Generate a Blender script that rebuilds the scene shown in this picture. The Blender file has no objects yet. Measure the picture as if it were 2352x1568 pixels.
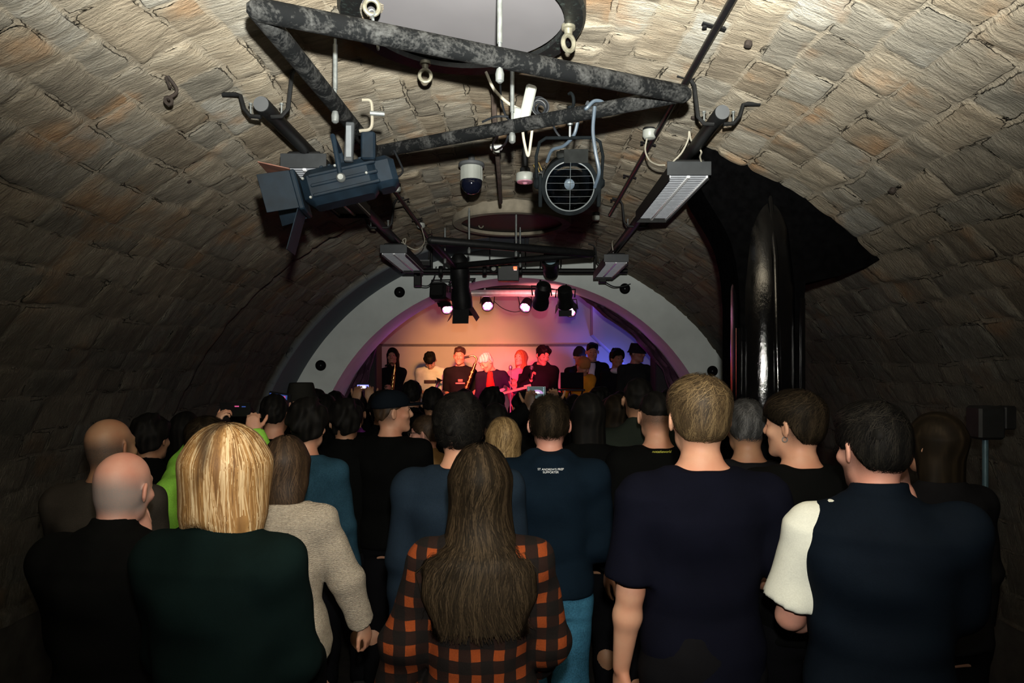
import bpy, math, random
import numpy as np
from mathutils import Vector, Matrix, noise as mnoise
random.seed(7); RNG = np.random.RandomState(11)
C = bpy.context.scene.collection
PI = math.pi
CX, CZ, F = 0.07, 1.90, 1568.0        # camera x, height, focal length in pixels
HX, HY = 1200.0, 845.0                # where the hall's long axis meets the picture
def at(px, py, d):
    return np.array([CX + (px - HX) / F * d, d, CZ + (HY - py) / F * d])

# ------------------------------------------------------------ object helpers
def tag(o, label=None, cat=None, group=None, kind=None):
    if label: o['label'] = label
    if cat: o['category'] = cat
    if group: o['group'] = group
    if kind: o['kind'] = kind
    return o
def thing(name, label, cat, loc=(0, 0, 0), rz=0.0, group=None, scale=1.0):
    o = bpy.data.objects.new(name, None); C.objects.link(o)
    o.location = loc; o.rotation_euler = (0, 0, rz); o.scale = (scale,) * 3
    o.empty_display_size = 0.1
    return tag(o, label, cat, group)
def new_obj(name, me, mat=None, parent=None):
    o = bpy.data.objects.new(name, me); C.objects.link(o)
    if mat is not None: me.materials.append(mat)
    if parent is not None: o.parent = parent
    return o
def np_mesh(name, V, Q, smooth=True, attrs=None):
    me = bpy.data.meshes.new(name)
    V = np.asarray(V, dtype=np.float32); Q = np.asarray(Q, dtype=np.int32)
    n = Q.shape[1]
    me.vertices.add(len(V)); me.vertices.foreach_set('co', V.ravel())
    me.loops.add(Q.size); me.loops.foreach_set('vertex_index', Q.ravel())
    me.polygons.add(len(Q))
    me.polygons.foreach_set('loop_start', np.arange(0, Q.size, n, dtype=np.int32))
    me.polygons.foreach_set('use_smooth', np.full(len(Q), smooth))
    if attrs:
        for k, a in attrs.items():
            at_ = me.attributes.new(k, 'FLOAT', 'POINT'); at_.data.foreach_set('value', np.asarray(a, dtype=np.float32))
    me.update(calc_edges=True); me.validate()
    return me

class MB:
    """collects shapes, builds ONE mesh object"""
    def __init__(s): s.v = []; s.f = []
    def add(s, vs, fs):
        b = len(s.v); s.v += [tuple(v) for v in vs]; s.f += [tuple(i + b for i in f) for f in fs]; return s
    def box(s, c, size, R=None, taper=1.0, bev=0.0):
        hx, hy, hz = [q / 2 for q in size]
        b = min(bev, hx * .45, hy * .45, hz * .45)
        c = Vector(c); M = Matrix(R).to_3x3() if R is not None else Matrix.Identity(3)
        if b <= 0:
            vs = []
            for z in (-hz, hz):
                t = taper if z > 0 else 1
                for x, y in ((-hx, -hy), (hx, -hy), (hx, hy), (-hx, hy)): vs.append(c + M @ Vector((x * t, y * t, z)))
            return s.add(vs, [(3, 2, 1, 0), (4, 5, 6, 7), (0, 1, 5, 4), (1, 2, 6, 5), (2, 3, 7, 6), (3, 0, 4, 7)])
        vs = []; fs = []
        for (z, ins) in ((-hz, b), (-hz + b, 0), (hz - b, 0), (hz, b)):
            t = taper if z > 0 else 1
            X, Y = (hx - ins) * t, (hy - ins) * t; q = b if ins == 0 else b * .4
            for x, y in ((-X + q, -Y), (X - q, -Y), (X, -Y + q), (X, Y - q), (X - q, Y), (-X + q, Y), (-X, Y - q), (-X, -Y + q)):
                vs.append(c + M @ Vector((x, y, z)))
        for k in range(3):
            for i in range(8): fs.append((k * 8 + i, k * 8 + (i + 1) % 8, k * 8 + 8 + (i + 1) % 8, k * 8 + 8 + i))
        fs.append(tuple(range(7, -1, -1))); fs.append(tuple(range(24, 32)))
        return s.add(vs, fs)
    def tube(s, pts, r, n=10, caps=True, rs=None, up=None):
        pts = [Vector(p) for p in pts]; N = len(pts)
        vs = []; fs = []
        prev = None
        for i, p in enumerate(pts):
            d = (pts[min(i + 1, N - 1)] - pts[max(i - 1, 0)])
            if d.length < 1e-9: d = Vector((0, 0, 1))
            d.normalize()
            if prev is None:
                u = Vector(up) if up else (Vector((0, 0, 1)) if abs(d.z) < .9 else Vector((1, 0, 0)))
            else: u = prev
            a = (u - d * u.dot(d)).normalized(); b = d.cross(a); prev = a
            rr = rs[i] if rs else r
            for k in range(n):
                t = 2 * PI * k / n + PI / n
                vs.append(p + (a * math.cos(t) + b * math.sin(t)) * rr)
        for i in range(N - 1):
            for k in range(n):
                fs.append((i * n + k, i * n + (k + 1) % n, (i + 1) * n + (k + 1) % n, (i + 1) * n + k))
        if caps: fs.append(tuple(range(n - 1, -1, -1))); fs.append(tuple((N - 1) * n + k for k in range(n)))
        return s.add(vs, fs)
    def lathe(s, prof, o=(0, 0, 0), axis=(0, 0, 1), n=24, caps=True):
        """prof: (radius, height) pairs along axis"""
        ax = Vector(axis).normalized(); o = Vector(o)
        u = Vector((1, 0, 0)) if abs(ax.x) < .9 else Vector((0, 1, 0))
        a = (u - ax * u.dot(ax)).normalized(); b = ax.cross(a)
        vs = []; fs = []
        for r, h in prof:
            for k in range(n):
                t = 2 * PI * k / n; vs.append(o + ax * h + (a * math.cos(t) + b * math.sin(t)) * max(r, 1e-5))
        for i in range(len(prof) - 1):
            for k in range(n): fs.append((i * n + k, i * n + (k + 1) % n, (i + 1) * n + (k + 1) % n, (i + 1) * n + k))
        if caps: fs.append(tuple(range(n - 1, -1, -1))); fs.append(tuple((len(prof) - 1) * n + k for k in range(n)))
        return s.add(vs, fs)
    def prism(s, poly, t0, t1, plane='xz'):
        """extrude polygon in x-z from y=t0 to t1"""
        n = len(poly)
        vs = [(p[0], t0, p[1]) for p in poly] + [(p[0], t1, p[1]) for p in poly]
        fs = [tuple(range(n)), tuple(range(2 * n - 1, n - 1, -1))] + [(i, i + n, (i + 1) % n + n, (i + 1) % n) for i in range(n)]
        return s.add(vs, fs)
    def torus(s, c, R, r, axis=(0, 0, 1), n=32, m=8, a0=0, a1=2 * PI):
        ax = Vector(axis).normalized(); u = Vector((1, 0, 0)) if abs(ax.x) < .9 else Vector((0, 1, 0))
        a = (u - ax * u.dot(ax)).normalized(); b = ax.cross(a); full = abs(a1 - a0 - 2 * PI) < 1e-6
        pts = [Vector(c) + (a * math.cos(a0 + (a1 - a0) * k / n) + b * math.sin(a0 + (a1 - a0) * k / n)) * R for k in range(n + (0 if full else 1))]
        if not full: return s.tube(pts, r, m, up=ax)
        vs = []; fs = []
        for k, p in enumerate(pts):
            rad = (p - Vector(c)).normalized()
            for j in range(m):
                t = 2 * PI * j / m; vs.append(p + rad * math.cos(t) * r + ax * math.sin(t) * r)
        for k in range(n):
            for j in range(m): fs.append((k * m + j, k * m + (j + 1) % m, ((k + 1) % n) * m + (j + 1) % m, ((k + 1) % n) * m + j))
        return s.add(vs, fs)
    def build(s, name, mat, parent=None, smooth=True):
        me = bpy.data.meshes.new(name); me.from_pydata(s.v, [], s.f)
        import bmesh as _b
        bm = _b.new(); bm.from_mesh(me); _b.ops.recalc_face_normals(bm, faces=bm.faces); bm.to_mesh(me); bm.free()
        me.update()
        if smooth:
            me.polygons.foreach_set('use_smooth', [True] * len(me.polygons))
            try: me.set_sharp_from_angle(angle=math.radians(38))
            except Exception: pass
        return new_obj(name, me, mat, parent)
def sag(p, q, drop, n=12):
    p, q = Vector(p), Vector(q)
    return [p.lerp(q, i / n) - Vector((0, 0, drop * 4 * (i / n) * (1 - i / n))) for i in range(n + 1)]
def bez(P, n=16):
    """smooth curve through points (Catmull-Rom)"""
    P = [Vector(p) for p in P]; P = [P[0] * 2 - P[1]] + P + [P[-1] * 2 - P[-2]]
    out = []
    for i in range(1, len(P) - 2):
        for k in range(n):
            t = k / n; a, b, c, d = P[i - 1:i + 3]
            out.append(0.5 * ((2 * b) + (c - a) * t + (2 * a - 5 * b + 4 * c - d) * t * t + (3 * b - a - 3 * c + d) * t ** 3))
    out.append(P[-2]); return out

# ------------------------------------------------------------ materials
MATS = {}
def _new(name):
    m = bpy.data.materials.new(name); m.use_nodes = True
    nt = m.node_tree; b = nt.nodes['Principled BSDF']; return m, nt, b
def N(nt, t, **kw):
    n = nt.nodes.new(t)
    for k, v in kw.items():
        if k in n.inputs: n.inputs[k].default_value = v
        else: setattr(n, k, v)
    return n
def ramp(nt, fac, stops):
    r = nt.nodes.new('ShaderNodeValToRGB'); cr = r.color_ramp
    while len(cr.elements) > 1: cr.elements.remove(cr.elements[-1])
    cr.elements[0].position = stops[0][0]; cr.elements[0].color = (*stops[0][1], 1)
    for p, c in stops[1:]:
        e = cr.elements.new(p); e.color = (*c, 1)
    nt.links.new(fac, r.inputs['Fac']); return r.outputs['Color']
def math_(nt, op, a, b=None, c=None, clamp=False):
    n = nt.nodes.new('ShaderNodeMath'); n.operation = op; n.use_clamp = clamp
    for i, v in enumerate((a, b, c)):
        if v is None: continue
        if isinstance(v, (int, float)): n.inputs[i].default_value = v
        else: nt.links.new(v, n.inputs[i])
    return n.outputs[0]
def mixc(nt, f, a, b):
    n = nt.nodes.new('ShaderNodeMix'); n.data_type = 'RGBA'
    for i, v in ((0, f), (6, a), (7, b)):
        if isinstance(v, (int, float)): n.inputs[i].default_value = v
        elif isinstance(v, tuple): n.inputs[i].default_value = (*v, 1) if len(v) == 3 else v
        else: nt.links.new(v, n.inputs[i])
    return n.outputs[2]
def coords(nt, scale=(1, 1, 1), kind='Object'):
    tc = nt.nodes.new('ShaderNodeTexCoord'); mp = nt.nodes.new('ShaderNodeMapping')
    mp.inputs['Scale'].default_value = scale; nt.links.new(tc.outputs[kind], mp.inputs['Vector']); return mp.outputs[0]
def bump(nt, b, h, strength=.3, dist=.01):
    n = N(nt, 'ShaderNodeBump', Strength=strength, Distance=dist); nt.links.new(h, n.inputs['Height']); nt.links.new(n.outputs[0], b.inputs['Normal'])
def mat(name, col, rough=.6, metal=0.0, var=.15, scale=20, bumps=0.0, spec=.5, coat=0.0):
    if name in MATS: return MATS[name]
    m, nt, b = _new(name)
    n = N(nt, 'ShaderNodeTexNoise', Scale=scale, Detail=4); nt.links.new(coords(nt), n.inputs['Vector'])
    lo = tuple(c * (1 - var) for c in col); hi = tuple(min(1, c * (1 + var)) for c in col)
    nt.links.new(ramp(nt, n.outputs['Fac'], [(.3, lo), (.7, hi)]), b.inputs['Base Color'])
    b.inputs['Roughness'].default_value = rough; b.inputs['Metallic'].default_value = metal
    b.inputs['Specular IOR Level'].default_value = spec; b.inputs['Coat Weight'].default_value = coat
    if bumps: bump(nt, b, n.outputs['Fac'], bumps, .004)
    MATS[name] = m; return m
def emit(name, col, strength, base=(.02, .02, .02)):
    if name in MATS: return MATS[name]
    m, nt, b = _new(name); b.inputs['Base Color'].default_value = (*base, 1)
    b.inputs['Emission Color'].default_value = (*col, 1); b.inputs['Emission Strength'].default_value = strength
    MATS[name] = m; return m
def cloth(name, col, rough=.9, var=.25, weave=260, bumps=.25):
    if name in MATS: return MATS[name]
    m, nt, b = _new(name)
    v = coords(nt)
    n = N(nt, 'ShaderNodeTexNoise', Scale=7.0, Detail=5); nt.links.new(v, n.inputs['Vector'])
    w = N(nt, 'ShaderNodeTexNoise', Scale=float(weave), Detail=2); nt.links.new(v, w.inputs['Vector'])
    s = math_(nt, 'MULTIPLY_ADD', w.outputs['Fac'], .45, math_(nt, 'MULTIPLY', n.outputs['Fac'], .55))
    nt.links.new(ramp(nt, s, [(.35, tuple(c * (1 - var) for c in col)), (.65, tuple(min(1, c * (1 + var)) for c in col))]), b.inputs['Base Color'])
    b.inputs['Roughness'].default_value = rough; b.inputs['Specular IOR Level'].default_value = .04
    bump(nt, b, s, bumps, .003)
    MATS[name] = m; return m
def dusty(name, base=(.003, .0035, .004), dust=(.060, .062, .062)):
    if name in MATS: return MATS[name]
    m, nt, b = _new(name); v = coords(nt)
    n = N(nt, 'ShaderNodeTexNoise', Scale=12.0, Detail=8, Roughness=.72, Distortion=.9); nt.links.new(v, n.inputs['Vector'])
    n2 = N(nt, 'ShaderNodeTexNoise', Scale=120.0, Detail=3); nt.links.new(v, n2.inputs['Vector'])
    s = math_(nt, 'MULTIPLY_ADD', n2.outputs['Fac'], .25, math_(nt, 'MULTIPLY', n.outputs['Fac'], .8))
    nt.links.new(ramp(nt, s, [(.50, base), (.58, tuple(d * .35 for d in dust)), (.76, dust)]), b.inputs['Base Color'])
    b.inputs['Roughness'].default_value = .9; b.inputs['Specular IOR Level'].default_value = .1
    bump(nt, b, s, .2, .004); MATS[name] = m; return m
def skin_mat(name, col, stub=(.03, .022, .015)):
    if name in MATS: return MATS[name]
    m, nt, b = _new(name); v = coords(nt)
    n = N(nt, 'ShaderNodeTexNoise', Scale=9.0, Detail=5); nt.links.new(v, n.inputs['Vector'])
    c = ramp(nt, n.outputs['Fac'], [(.3, (col[0] * .92, col[1] * .72, col[2] * .68)), (.6, col)])
    a = N(nt, 'ShaderNodeAttribute', attribute_name='stub')
    n3 = N(nt, 'ShaderNodeTexNoise', Scale=350.0, Detail=2); nt.links.new(v, n3.inputs['Vector'])
    f = math_(nt, 'MULTIPLY', a.outputs['Fac'], math_(nt, 'MULTIPLY_ADD', n3.outputs['Fac'], .7, .62), clamp=True)
    nt.links.new(mixc(nt, f, c, stub), b.inputs['Base Color'])
    b.inputs['Roughness'].default_value = .55; b.inputs['Specular IOR Level'].default_value = .35
    bump(nt, b, n3.outputs['Fac'], .12, .002)
    MATS[name] = m; return m
def hair_mat(name, dark, mid, light, root=None, rough=.6):
    if name in MATS: return MATS[name]
    m, nt, b = _new(name)
    v = coords(nt, (55, 55, 3.5))
    n = N(nt, 'ShaderNodeTexNoise', Scale=1.0, Detail=4, Roughness=.6); nt.links.new(v, n.inputs['Vector'])
    a = N(nt, 'ShaderNodeAttribute', attribute_name='tone')
    s = math_(nt, 'MULTIPLY_ADD', n.outputs['Fac'], .45, math_(nt, 'MULTIPLY', a.outputs['Fac'], .55))
    c = ramp(nt, s, [(.2, dark), (.5, mid), (.78, light)])
    if root is not None:
        r = N(nt, 'ShaderNodeAttribute', attribute_name='root')
        c = mixc(nt, r.outputs['Fac'], c, root)
    nt.links.new(c, b.inputs['Base Color'])
    b.inputs['Roughness'].default_value = rough; b.inputs['Specular IOR Level'].default_value = .06 if mid[0] < .02 else .25
    bump(nt, b, s, .5, .004)
    MATS[name] = m; return m

BLACKM = mat('black_metal', (.007, .0075, .008), .5, .0, .3, 40, .1, .25)
GLOSSB = mat('gloss_black', (.006, .006, .007), .38, 0, .2, 60, .25)
STEEL = mat('zinc_steel', (.17, .185, .185), .45, .5, .2, 60, .1)
WHITEP = mat('white_plastic', (.27, .285, .265), .45, 0, .08, 12)
GREYP = mat('grey_plastic', (.065, .07, .076), .5, 0, .1, 12)
CABLEW = mat('white_cable', (.34, .32, .26), .6, 0, .1, 30)
CABLEB = mat('black_cable', (.010, .012, .015), .5, 0, .2, 30, 0, .3)
# ------------------------------------------------------------ signed-distance modelling
I3 = np.eye(3)
def rotx(a): c, s = math.cos(a), math.sin(a); return np.array([[1, 0, 0], [0, c, -s], [0, s, c]])
def roty(a): c, s = math.cos(a), math.sin(a); return np.array([[c, 0, s], [0, 1, 0], [-s, 0, c]])
def rotz(a): c, s = math.cos(a), math.sin(a); return np.array([[c, -s, 0], [s, c, 0], [0, 0, 1]])
def nrm(v): v = np.asarray(v, float); return v / (np.linalg.norm(v) + 1e-12)
class Sd:
    """list of primitives in a frame; each: (kind, params, k, op, R, t, box)"""
    def __init__(s): s.p = []
    def _a(s, kind, par, lo, hi, k, op, fr):
        R, t = fr if fr is not None else (I3, np.zeros(3))
        cs = np.array([[x, y, z] for x in (lo[0], hi[0]) for y in (lo[1], hi[1]) for z in (lo[2], hi[2])]) @ R.T + t
        s.p.append((kind, par, k, op, R, np.asarray(t, float), cs.min(0), cs.max(0))); return s
    def cap(s, a, b, ra, rb, k=.02, op='u', fr=None, kind='cap'):
        a = np.asarray(a, float); b = np.asarray(b, float); r = max(ra, rb)
        return s._a(kind, (a, b, ra, rb), np.minimum(a, b) - r, np.maximum(a, b) + r, k, op, fr)
    def cone(s, a, b, ra, rb, k=.01, op='u', fr=None): return s.cap(a, b, ra, rb, k, op, fr, 'cone')
    def ell(s, c, r, k=.02, op='u', fr=None, R=None):
        c = np.asarray(c, float); r = np.asarray(r, float)
        if R is not None:
            bR, bt = fr if fr is not None else (I3, np.zeros(3))
            fr = (bR @ R, bR @ c + bt); c = np.zeros(3)
        return s._a('ell', (c, r), c - r, c + r, k, op, fr)
    def loft(s, rows, k=.02, op='u', fr=None, pw=2.4):
        A = np.array(rows, float)   # z, cx, cy, rx, ry
        lo = [(A[:, 1] - A[:, 3]).min(), (A[:, 2] - A[:, 4]).min(), A[:, 0].min()]
        hi = [(A[:, 1] + A[:, 3]).max(), (A[:, 2] + A[:, 4]).max(), A[:, 0].max()]
        return s._a('loft', (A, pw), np.array(lo), np.array(hi), k, op, fr)
    def box(s, c, h, r=.005, k=.01, op='u', fr=None):
        c = np.asarray(c, float); h = np.asarray(h, float); return s._a('box', (c, h, r), c - h, c + h, k, op, fr)
    def hairline(s, ys, zs, fr, big=.5):
        return s._a('hl', (np.array(ys), np.array(zs)), np.full(3, -big), np.full(3, big), 0, 'i', fr)
    def plane(s, o, n, fr=None, big=3.0):
        return s._a('pl', (np.asarray(o, float), nrm(n)), np.full(3, -big), np.full(3, big), 0, 'i', fr)
    def wob(s, amp, freq, seed=0, stretch=(1, 1, 1)):
        s.p.append(('wob', (amp, freq, seed, stretch), 0, 'w', I3, np.zeros(3), np.full(3, -9.), np.full(3, 9.))); return s
def _prim(kind, par, X, Y, Z):
    if kind in ('cap', 'cone'):
        a, b, ra, rb = par; ba = b - a; L2 = float(ba @ ba) + 1e-12
        px, py, pz = X - a[0], Y - a[1], Z - a[2]
        t = (px * ba[0] + py * ba[1] + pz * ba[2]) / L2
        tc = np.clip(t, 0, 1)
        d = np.sqrt((px - ba[0] * tc) ** 2 + (py - ba[1] * tc) ** 2 + (pz - ba[2] * tc) ** 2)
        if kind == 'cap': return d - (ra + (rb - ra) * tc)
        dr = np.sqrt((px - ba[0] * t) ** 2 + (py - ba[1] * t) ** 2 + (pz - ba[2] * t) ** 2) - (ra + (rb - ra) * tc)
        L = math.sqrt(L2); return np.maximum(dr, np.maximum(-t * L, (t - 1) * L))
    if kind == 'ell':
        c, r = par; q = np.sqrt(((X - c[0]) / r[0]) ** 2 + ((Y - c[1]) / r[1]) ** 2 + ((Z - c[2]) / r[2]) ** 2)
        q2 = np.sqrt(((X - c[0]) / r[0] ** 2) ** 2 + ((Y - c[1]) / r[1] ** 2) ** 2 + ((Z - c[2]) / r[2] ** 2) ** 2) + 1e-6
        return q * (q - 1) / q2
    if kind == 'loft':
        A, pw = par; z = A[:, 0]; zc = np.clip(Z, z[0], z[-1])
        cx, cy, rx, ry = (np.interp(zc, z, A[:, i]) for i in (1, 2, 3, 4))
        u = np.abs((X - cx) / rx) ** pw + np.abs((Y - cy) / ry) ** pw
        q = u ** (1 / pw)
        d = (q - 1) * np.sqrt(((X - cx) ** 2 + (Y - cy) ** 2) + 1e-6) / np.maximum(q, .15)
        d = np.where(q < .15, -np.minimum(rx, ry), d)
        dz = np.maximum(z[0] - Z, Z - z[-1])
        o = np.sqrt(np.maximum(d, 0) ** 2 + np.maximum(dz, 0) ** 2) + np.minimum(np.maximum(d, dz), 0)
        return o * .85
    if kind == 'box':
        c, h, r = par; qx, qy, qz = np.abs(X - c[0]) - h[0] + r, np.abs(Y - c[1]) - h[1] + r, np.abs(Z - c[2]) - h[2] + r
        return np.sqrt(np.maximum(qx, 0) ** 2 + np.maximum(qy, 0) ** 2 + np.maximum(qz, 0) ** 2) + np.minimum(np.maximum(np.maximum(qx, qy), qz), 0) - r
    if kind == 'hl':
        return (np.interp(Y, par[0], par[1]) - Z) * .8
    if kind == 'pl':
        o, n = par; return (X - o[0]) * n[0] + (Y - o[1]) * n[1] + (Z - o[2]) * n[2]
_WD = {}
def _wob(par, X, Y, Z):
    amp, fr, seed, st = par
    if seed not in _WD:
        r = np.random.RandomState(seed + 5); _WD[seed] = (r.normal(size=(9, 3)), r.uniform(0, 6.3, 9), r.uniform(.6, 1.6, 9))
    D, ph, m = _WD[seed]; o = 0
    for i in range(9):
        d = D[i] / np.linalg.norm(D[i]) * fr * m[i]
        o = o + np.sin(X * d[0] * st[0] + Y * d[1] * st[1] + Z * d[2] * st[2] + ph[i])
    return o * (amp / 3.0)
def _comb(f, d, k, op):
    if op == 'u':
        if k <= 0: return np.minimum(f, d)
        h = np.maximum(k - np.abs(f - d), 0) / k; return np.minimum(f, d) - h * h * k * .25
    if op == 's':
        d = -d
        if k <= 0: return np.maximum(f, d)
        h = np.maximum(k - np.abs(f - d), 0) / k; return np.maximum(f, d) + h * h * k * .25
    if op == 'i': return np.maximum(f, d)
def sd_eval(sd, P):
    P = np.asarray(P, float); f = np.full(len(P), 1.0)
    for kind, par, k, op, R, t, lo, hi in sd.p:
        if kind == 'wob': f = f + _wob(par, P[:, 0], P[:, 1], P[:, 2]); continue
        Q = (P - t) @ R
        f = _comb(f, _prim(kind, par, Q[:, 0], Q[:, 1], Q[:, 2]), k, op)
    return f
def axis_nonuni(lo, hi, spans):
    """spans: list of (upper limit, step)"""
    out = [lo]
    while out[-1] < hi:
        st = spans[-1][1]
        for lim, s_ in spans:
            if out[-1] < lim: st = s_; break
        out.append(out[-1] + st)
    return np.array(out)
def sd_mesh(sd, h, zspans=None, lo=None, hi=None):
    us = [p for p in sd.p if p[3] == 'u']
    L = np.min([p[6] for p in us], 0) - 3 * h; H = np.max([p[7] for p in us], 0) + 3 * h
    if lo is not None: L = np.maximum(L, lo)
    if hi is not None: H = np.minimum(H, hi)
    xs = np.arange(L[0], H[0] + h, h); ys = np.arange(L[1], H[1] + h, h)
    zs = axis_nonuni(L[2] - (.03 if zspans else 0), H[2], zspans) if zspans else np.arange(L[2], H[2] + h, h)
    f = np.full((len(xs), len(ys), len(zs)), 1.0, np.float32)
    mz = max(h, max(np.diff(zs)))
    for kind, par, k, op, R, t, lo_, hi_ in sd.p:
        m = k + 2.5 * mz
        i0, i1 = np.searchsorted(xs, [lo_[0] - m, hi_[0] + m]); j0, j1 = np.searchsorted(ys, [lo_[1] - m, hi_[1] + m]); k0, k1 = np.searchsorted(zs, [lo_[2] - m, hi_[2] + m])
        if i1 <= i0 or j1 <= j0 or k1 <= k0: continue
        X = xs[i0:i1, None, None]; Y = ys[None, j0:j1, None]; Z = zs[None, None, k0:k1]
        if kind == 'wob':
            f[i0:i1, j0:j1, k0:k1] += _wob(par, X, Y, Z).astype(np.float32); continue
        if R is I3 and not t.any(): Q = (X, Y, Z)
        else:
            dx, dy, dz = X - t[0], Y - t[1], Z - t[2]
            Q = tuple(dx * R[0, c] + dy * R[1, c] + dz * R[2, c] for c in range(3))
        d = _prim(kind, par, *Q)
        f[i0:i1, j0:j1, k0:k1] = _comb(f[i0:i1, j0:j1, k0:k1], d, k, op)
    f[0] = f[-1] = 1; f[:, 0] = f[:, -1] = 1; f[:, :, 0] = f[:, :, -1] = 1
    return nets(f, xs, ys, zs)
def nets(f, xs, ys, zs):
    s = f < 0
    cnt = np.zeros(tuple(n - 1 for n in s.shape), np.uint8)
    for a in (0, 1):
        for b in (0, 1):
            for c in (0, 1):
                cnt += s[a:s.shape[0] - 1 + a, b:s.shape[1] - 1 + b, c:s.shape[2] - 1 + c]
    I, J, K = np.nonzero((cnt > 0) & (cnt < 8))
    idx = np.full(cnt.shape, -1, np.int32); idx[I, J, K] = np.arange(len(I))
    acc = np.zeros((len(I), 3)); n = np.zeros(len(I))
    cor = [(a, b, c) for a in (0, 1) for b in (0, 1) for c in (0, 1)]
    for a in range(8):
        for b in range(a + 1, 8):
            A, B = cor[a], cor[b]
            if sum(abs(A[i] - B[i]) for i in range(3)) != 1: continue
            fa = f[I + A[0], J + A[1], K + A[2]]; fb = f[I + B[0], J + B[1], K + B[2]]
            m = (fa < 0) != (fb < 0); t = np.where(m, fa / np.where(m, fa - fb, 1), 0)
            for i in range(3): acc[:, i] += np.where(m, A[i] + (B[i] - A[i]) * t, 0)
            n += m
    acc /= n[:, None]
    V = np.stack([xs[I] + acc[:, 0] * (xs[I + 1] - xs[I]), ys[J] + acc[:, 1] * (ys[J + 1] - ys[J]), zs[K] + acc[:, 2] * (zs[K + 1] - zs[K])], 1)
    Q = []
    for ax in range(3):
        sl0 = [slice(None)] * 3; sl1 = [slice(None)] * 3; sl0[ax] = slice(0, -1); sl1[ax] = slice(1, None)
        a, b = s[tuple(sl0)], s[tuple(sl1)]
        ii = np.array(np.nonzero(a != b)).T
        if not len(ii): continue
        o1, o2 = [(1, 2), (2, 0), (0, 1)][ax]
        ok = (ii[:, o1] > 0) & (ii[:, o2] > 0) & (ii[:, o1] < cnt.shape[o1]) & (ii[:, o2] < cnt.shape[o2]); ii = ii[ok]
        e1 = np.zeros(3, int); e1[o1] = 1; e2 = np.zeros(3, int); e2[o2] = 1
        g = lambda q: idx[q[:, 0], q[:, 1], q[:, 2]]
        q = np.stack([g(ii - e1 - e2), g(ii - e2), g(ii), g(ii - e1)], 1)
        flip = ~a[ii[:, 0], ii[:, 1], ii[:, 2]]
        q[flip] = q[flip][:, ::-1]; Q.append(q)
    return V, np.concatenate(Q)
def relax(V, Q, it=1, w=.5):
    for _ in range(it):
        A = np.zeros_like(V); n = np.zeros(len(V))
        for a, b in ((0, 1), (1, 2), (2, 3), (3, 0)):
            np.add.at(A, Q[:, a], V[Q[:, b]]); np.add.at(n, Q[:, a], 1)
            np.add.at(A, Q[:, b], V[Q[:, a]]); np.add.at(n, Q[:, b], 1)
        V = V * (1 - w) + A / np.maximum(n, 1)[:, None] * w
    return V
def sd_obj(name, sd, h, m, parent, zspans=None, attrf=None, it=1, **kw):
    V, Q = sd_mesh(sd, h, zspans, **kw)
    if it: V = relax(V, Q, it)
    return new_obj(name, np_mesh(name, V, Q, attrs=attrf(V) if attrf else None), m, parent)

# ------------------------------------------------------------ hair strands laid over a hull
def strands(sd, roots, flow, length, off=(.0, .004), nseg=12, width=.0016, zend=-9, jitter=.15, rng=None, lift=0.0):
    rng = rng or np.random.RandomState(3)
    P = np.array(roots, float); n = len(P); L = length * rng.uniform(.75, 1.05, n); step = (L / nseg)[:, None]
    tgt = rng.uniform(off[0], off[1], n); e = 2e-3
    jit = rng.normal(size=(n, 3)) * jitter
    out = []; nor = []
    for i in range(nseg + 1):
        G = np.stack([sd_eval(sd, P + e * I3[a]) - sd_eval(sd, P - e * I3[a]) for a in range(3)], 1)
        G /= np.linalg.norm(G, axis=1)[:, None] + 1e-9
        act = P[:, 2] > zend
        d = np.clip(sd_eval(sd, P), -.03, .03) - tgt - lift * i
        P = np.where(act[:, None], P - G * np.clip(d, -.02, .02)[:, None], P)
        out.append(P.copy()); nor.append(G)
        D = flow(P) + jit; D = np.where(act[:, None], D - G * (D * G).sum(1)[:, None], D)
        D /= np.linalg.norm(D, axis=1)[:, None] + 1e-9
        P = P + D * step * act[:, None]
        jit = jit + rng.normal(size=(n, 3)) * jitter * .35
    P = np.stack(out, 1); G = np.stack(nor, 1)            # n, seg, 3
    T = np.gradient(P, axis=1); S = np.cross(T, G); S /= np.linalg.norm(S, axis=2)[:, :, None] + 1e-9
    w = width * (1 - .75 * np.linspace(0, 1, nseg + 1) ** 3)[None, :, None]
    Lf = P - S * w; Rt = P + S * w
    V = np.stack([Lf, Rt], 2).reshape(-1, 3); m = nseg + 1
    b = (np.arange(n)[:, None] * m + np.arange(nseg)[None, :]).ravel() * 2
    Q = np.stack([b, b + 1, b + 3, b + 2], 1)
    tone = np.repeat(rng.uniform(0, 1, n), m * 2)
    return V, Q, tone
# ------------------------------------------------------------ people
def frame(R, piv, to=None): piv = np.asarray(piv, float); return (R, (piv if to is None else np.asarray(to, float)) - R @ piv)
def app(fr, p): return fr[0] @ np.asarray(p, float) + fr[1]
TORSO_M = [(.80, 0, -.01, .150, .095), (.88, 0, -.012, .165, .112), (.96, 0, -.008, .160, .108), (1.06, 0, 0, .145, .098), (1.16, 0, 0, .150, .103),
           (1.26, 0, -.004, .165, .112), (1.34, 0, -.008, .176, .112), (1.40, 0, -.012, .172, .100), (1.44, 0, -.012, .140, .082), (1.475, 0, -.008, .092, .068), (1.51, 0, -.002, .060, .056)]
TORSO_F = [(.80, 0, -.01, .160, .098), (.88, 0, -.014, .172, .115), (.96, 0, -.008, .158, .106), (1.06, 0, 0, .128, .088), (1.16, 0, .002, .134, .096),
           (1.26, 0, .006, .148, .112), (1.34, 0, -.002, .155, .102), (1.40, 0, -.010, .150, .088), (1.44, 0, -.010, .122, .074), (1.475, 0, -.006, .080, .060), (1.51, 0, 0, .054, .050)]
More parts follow.
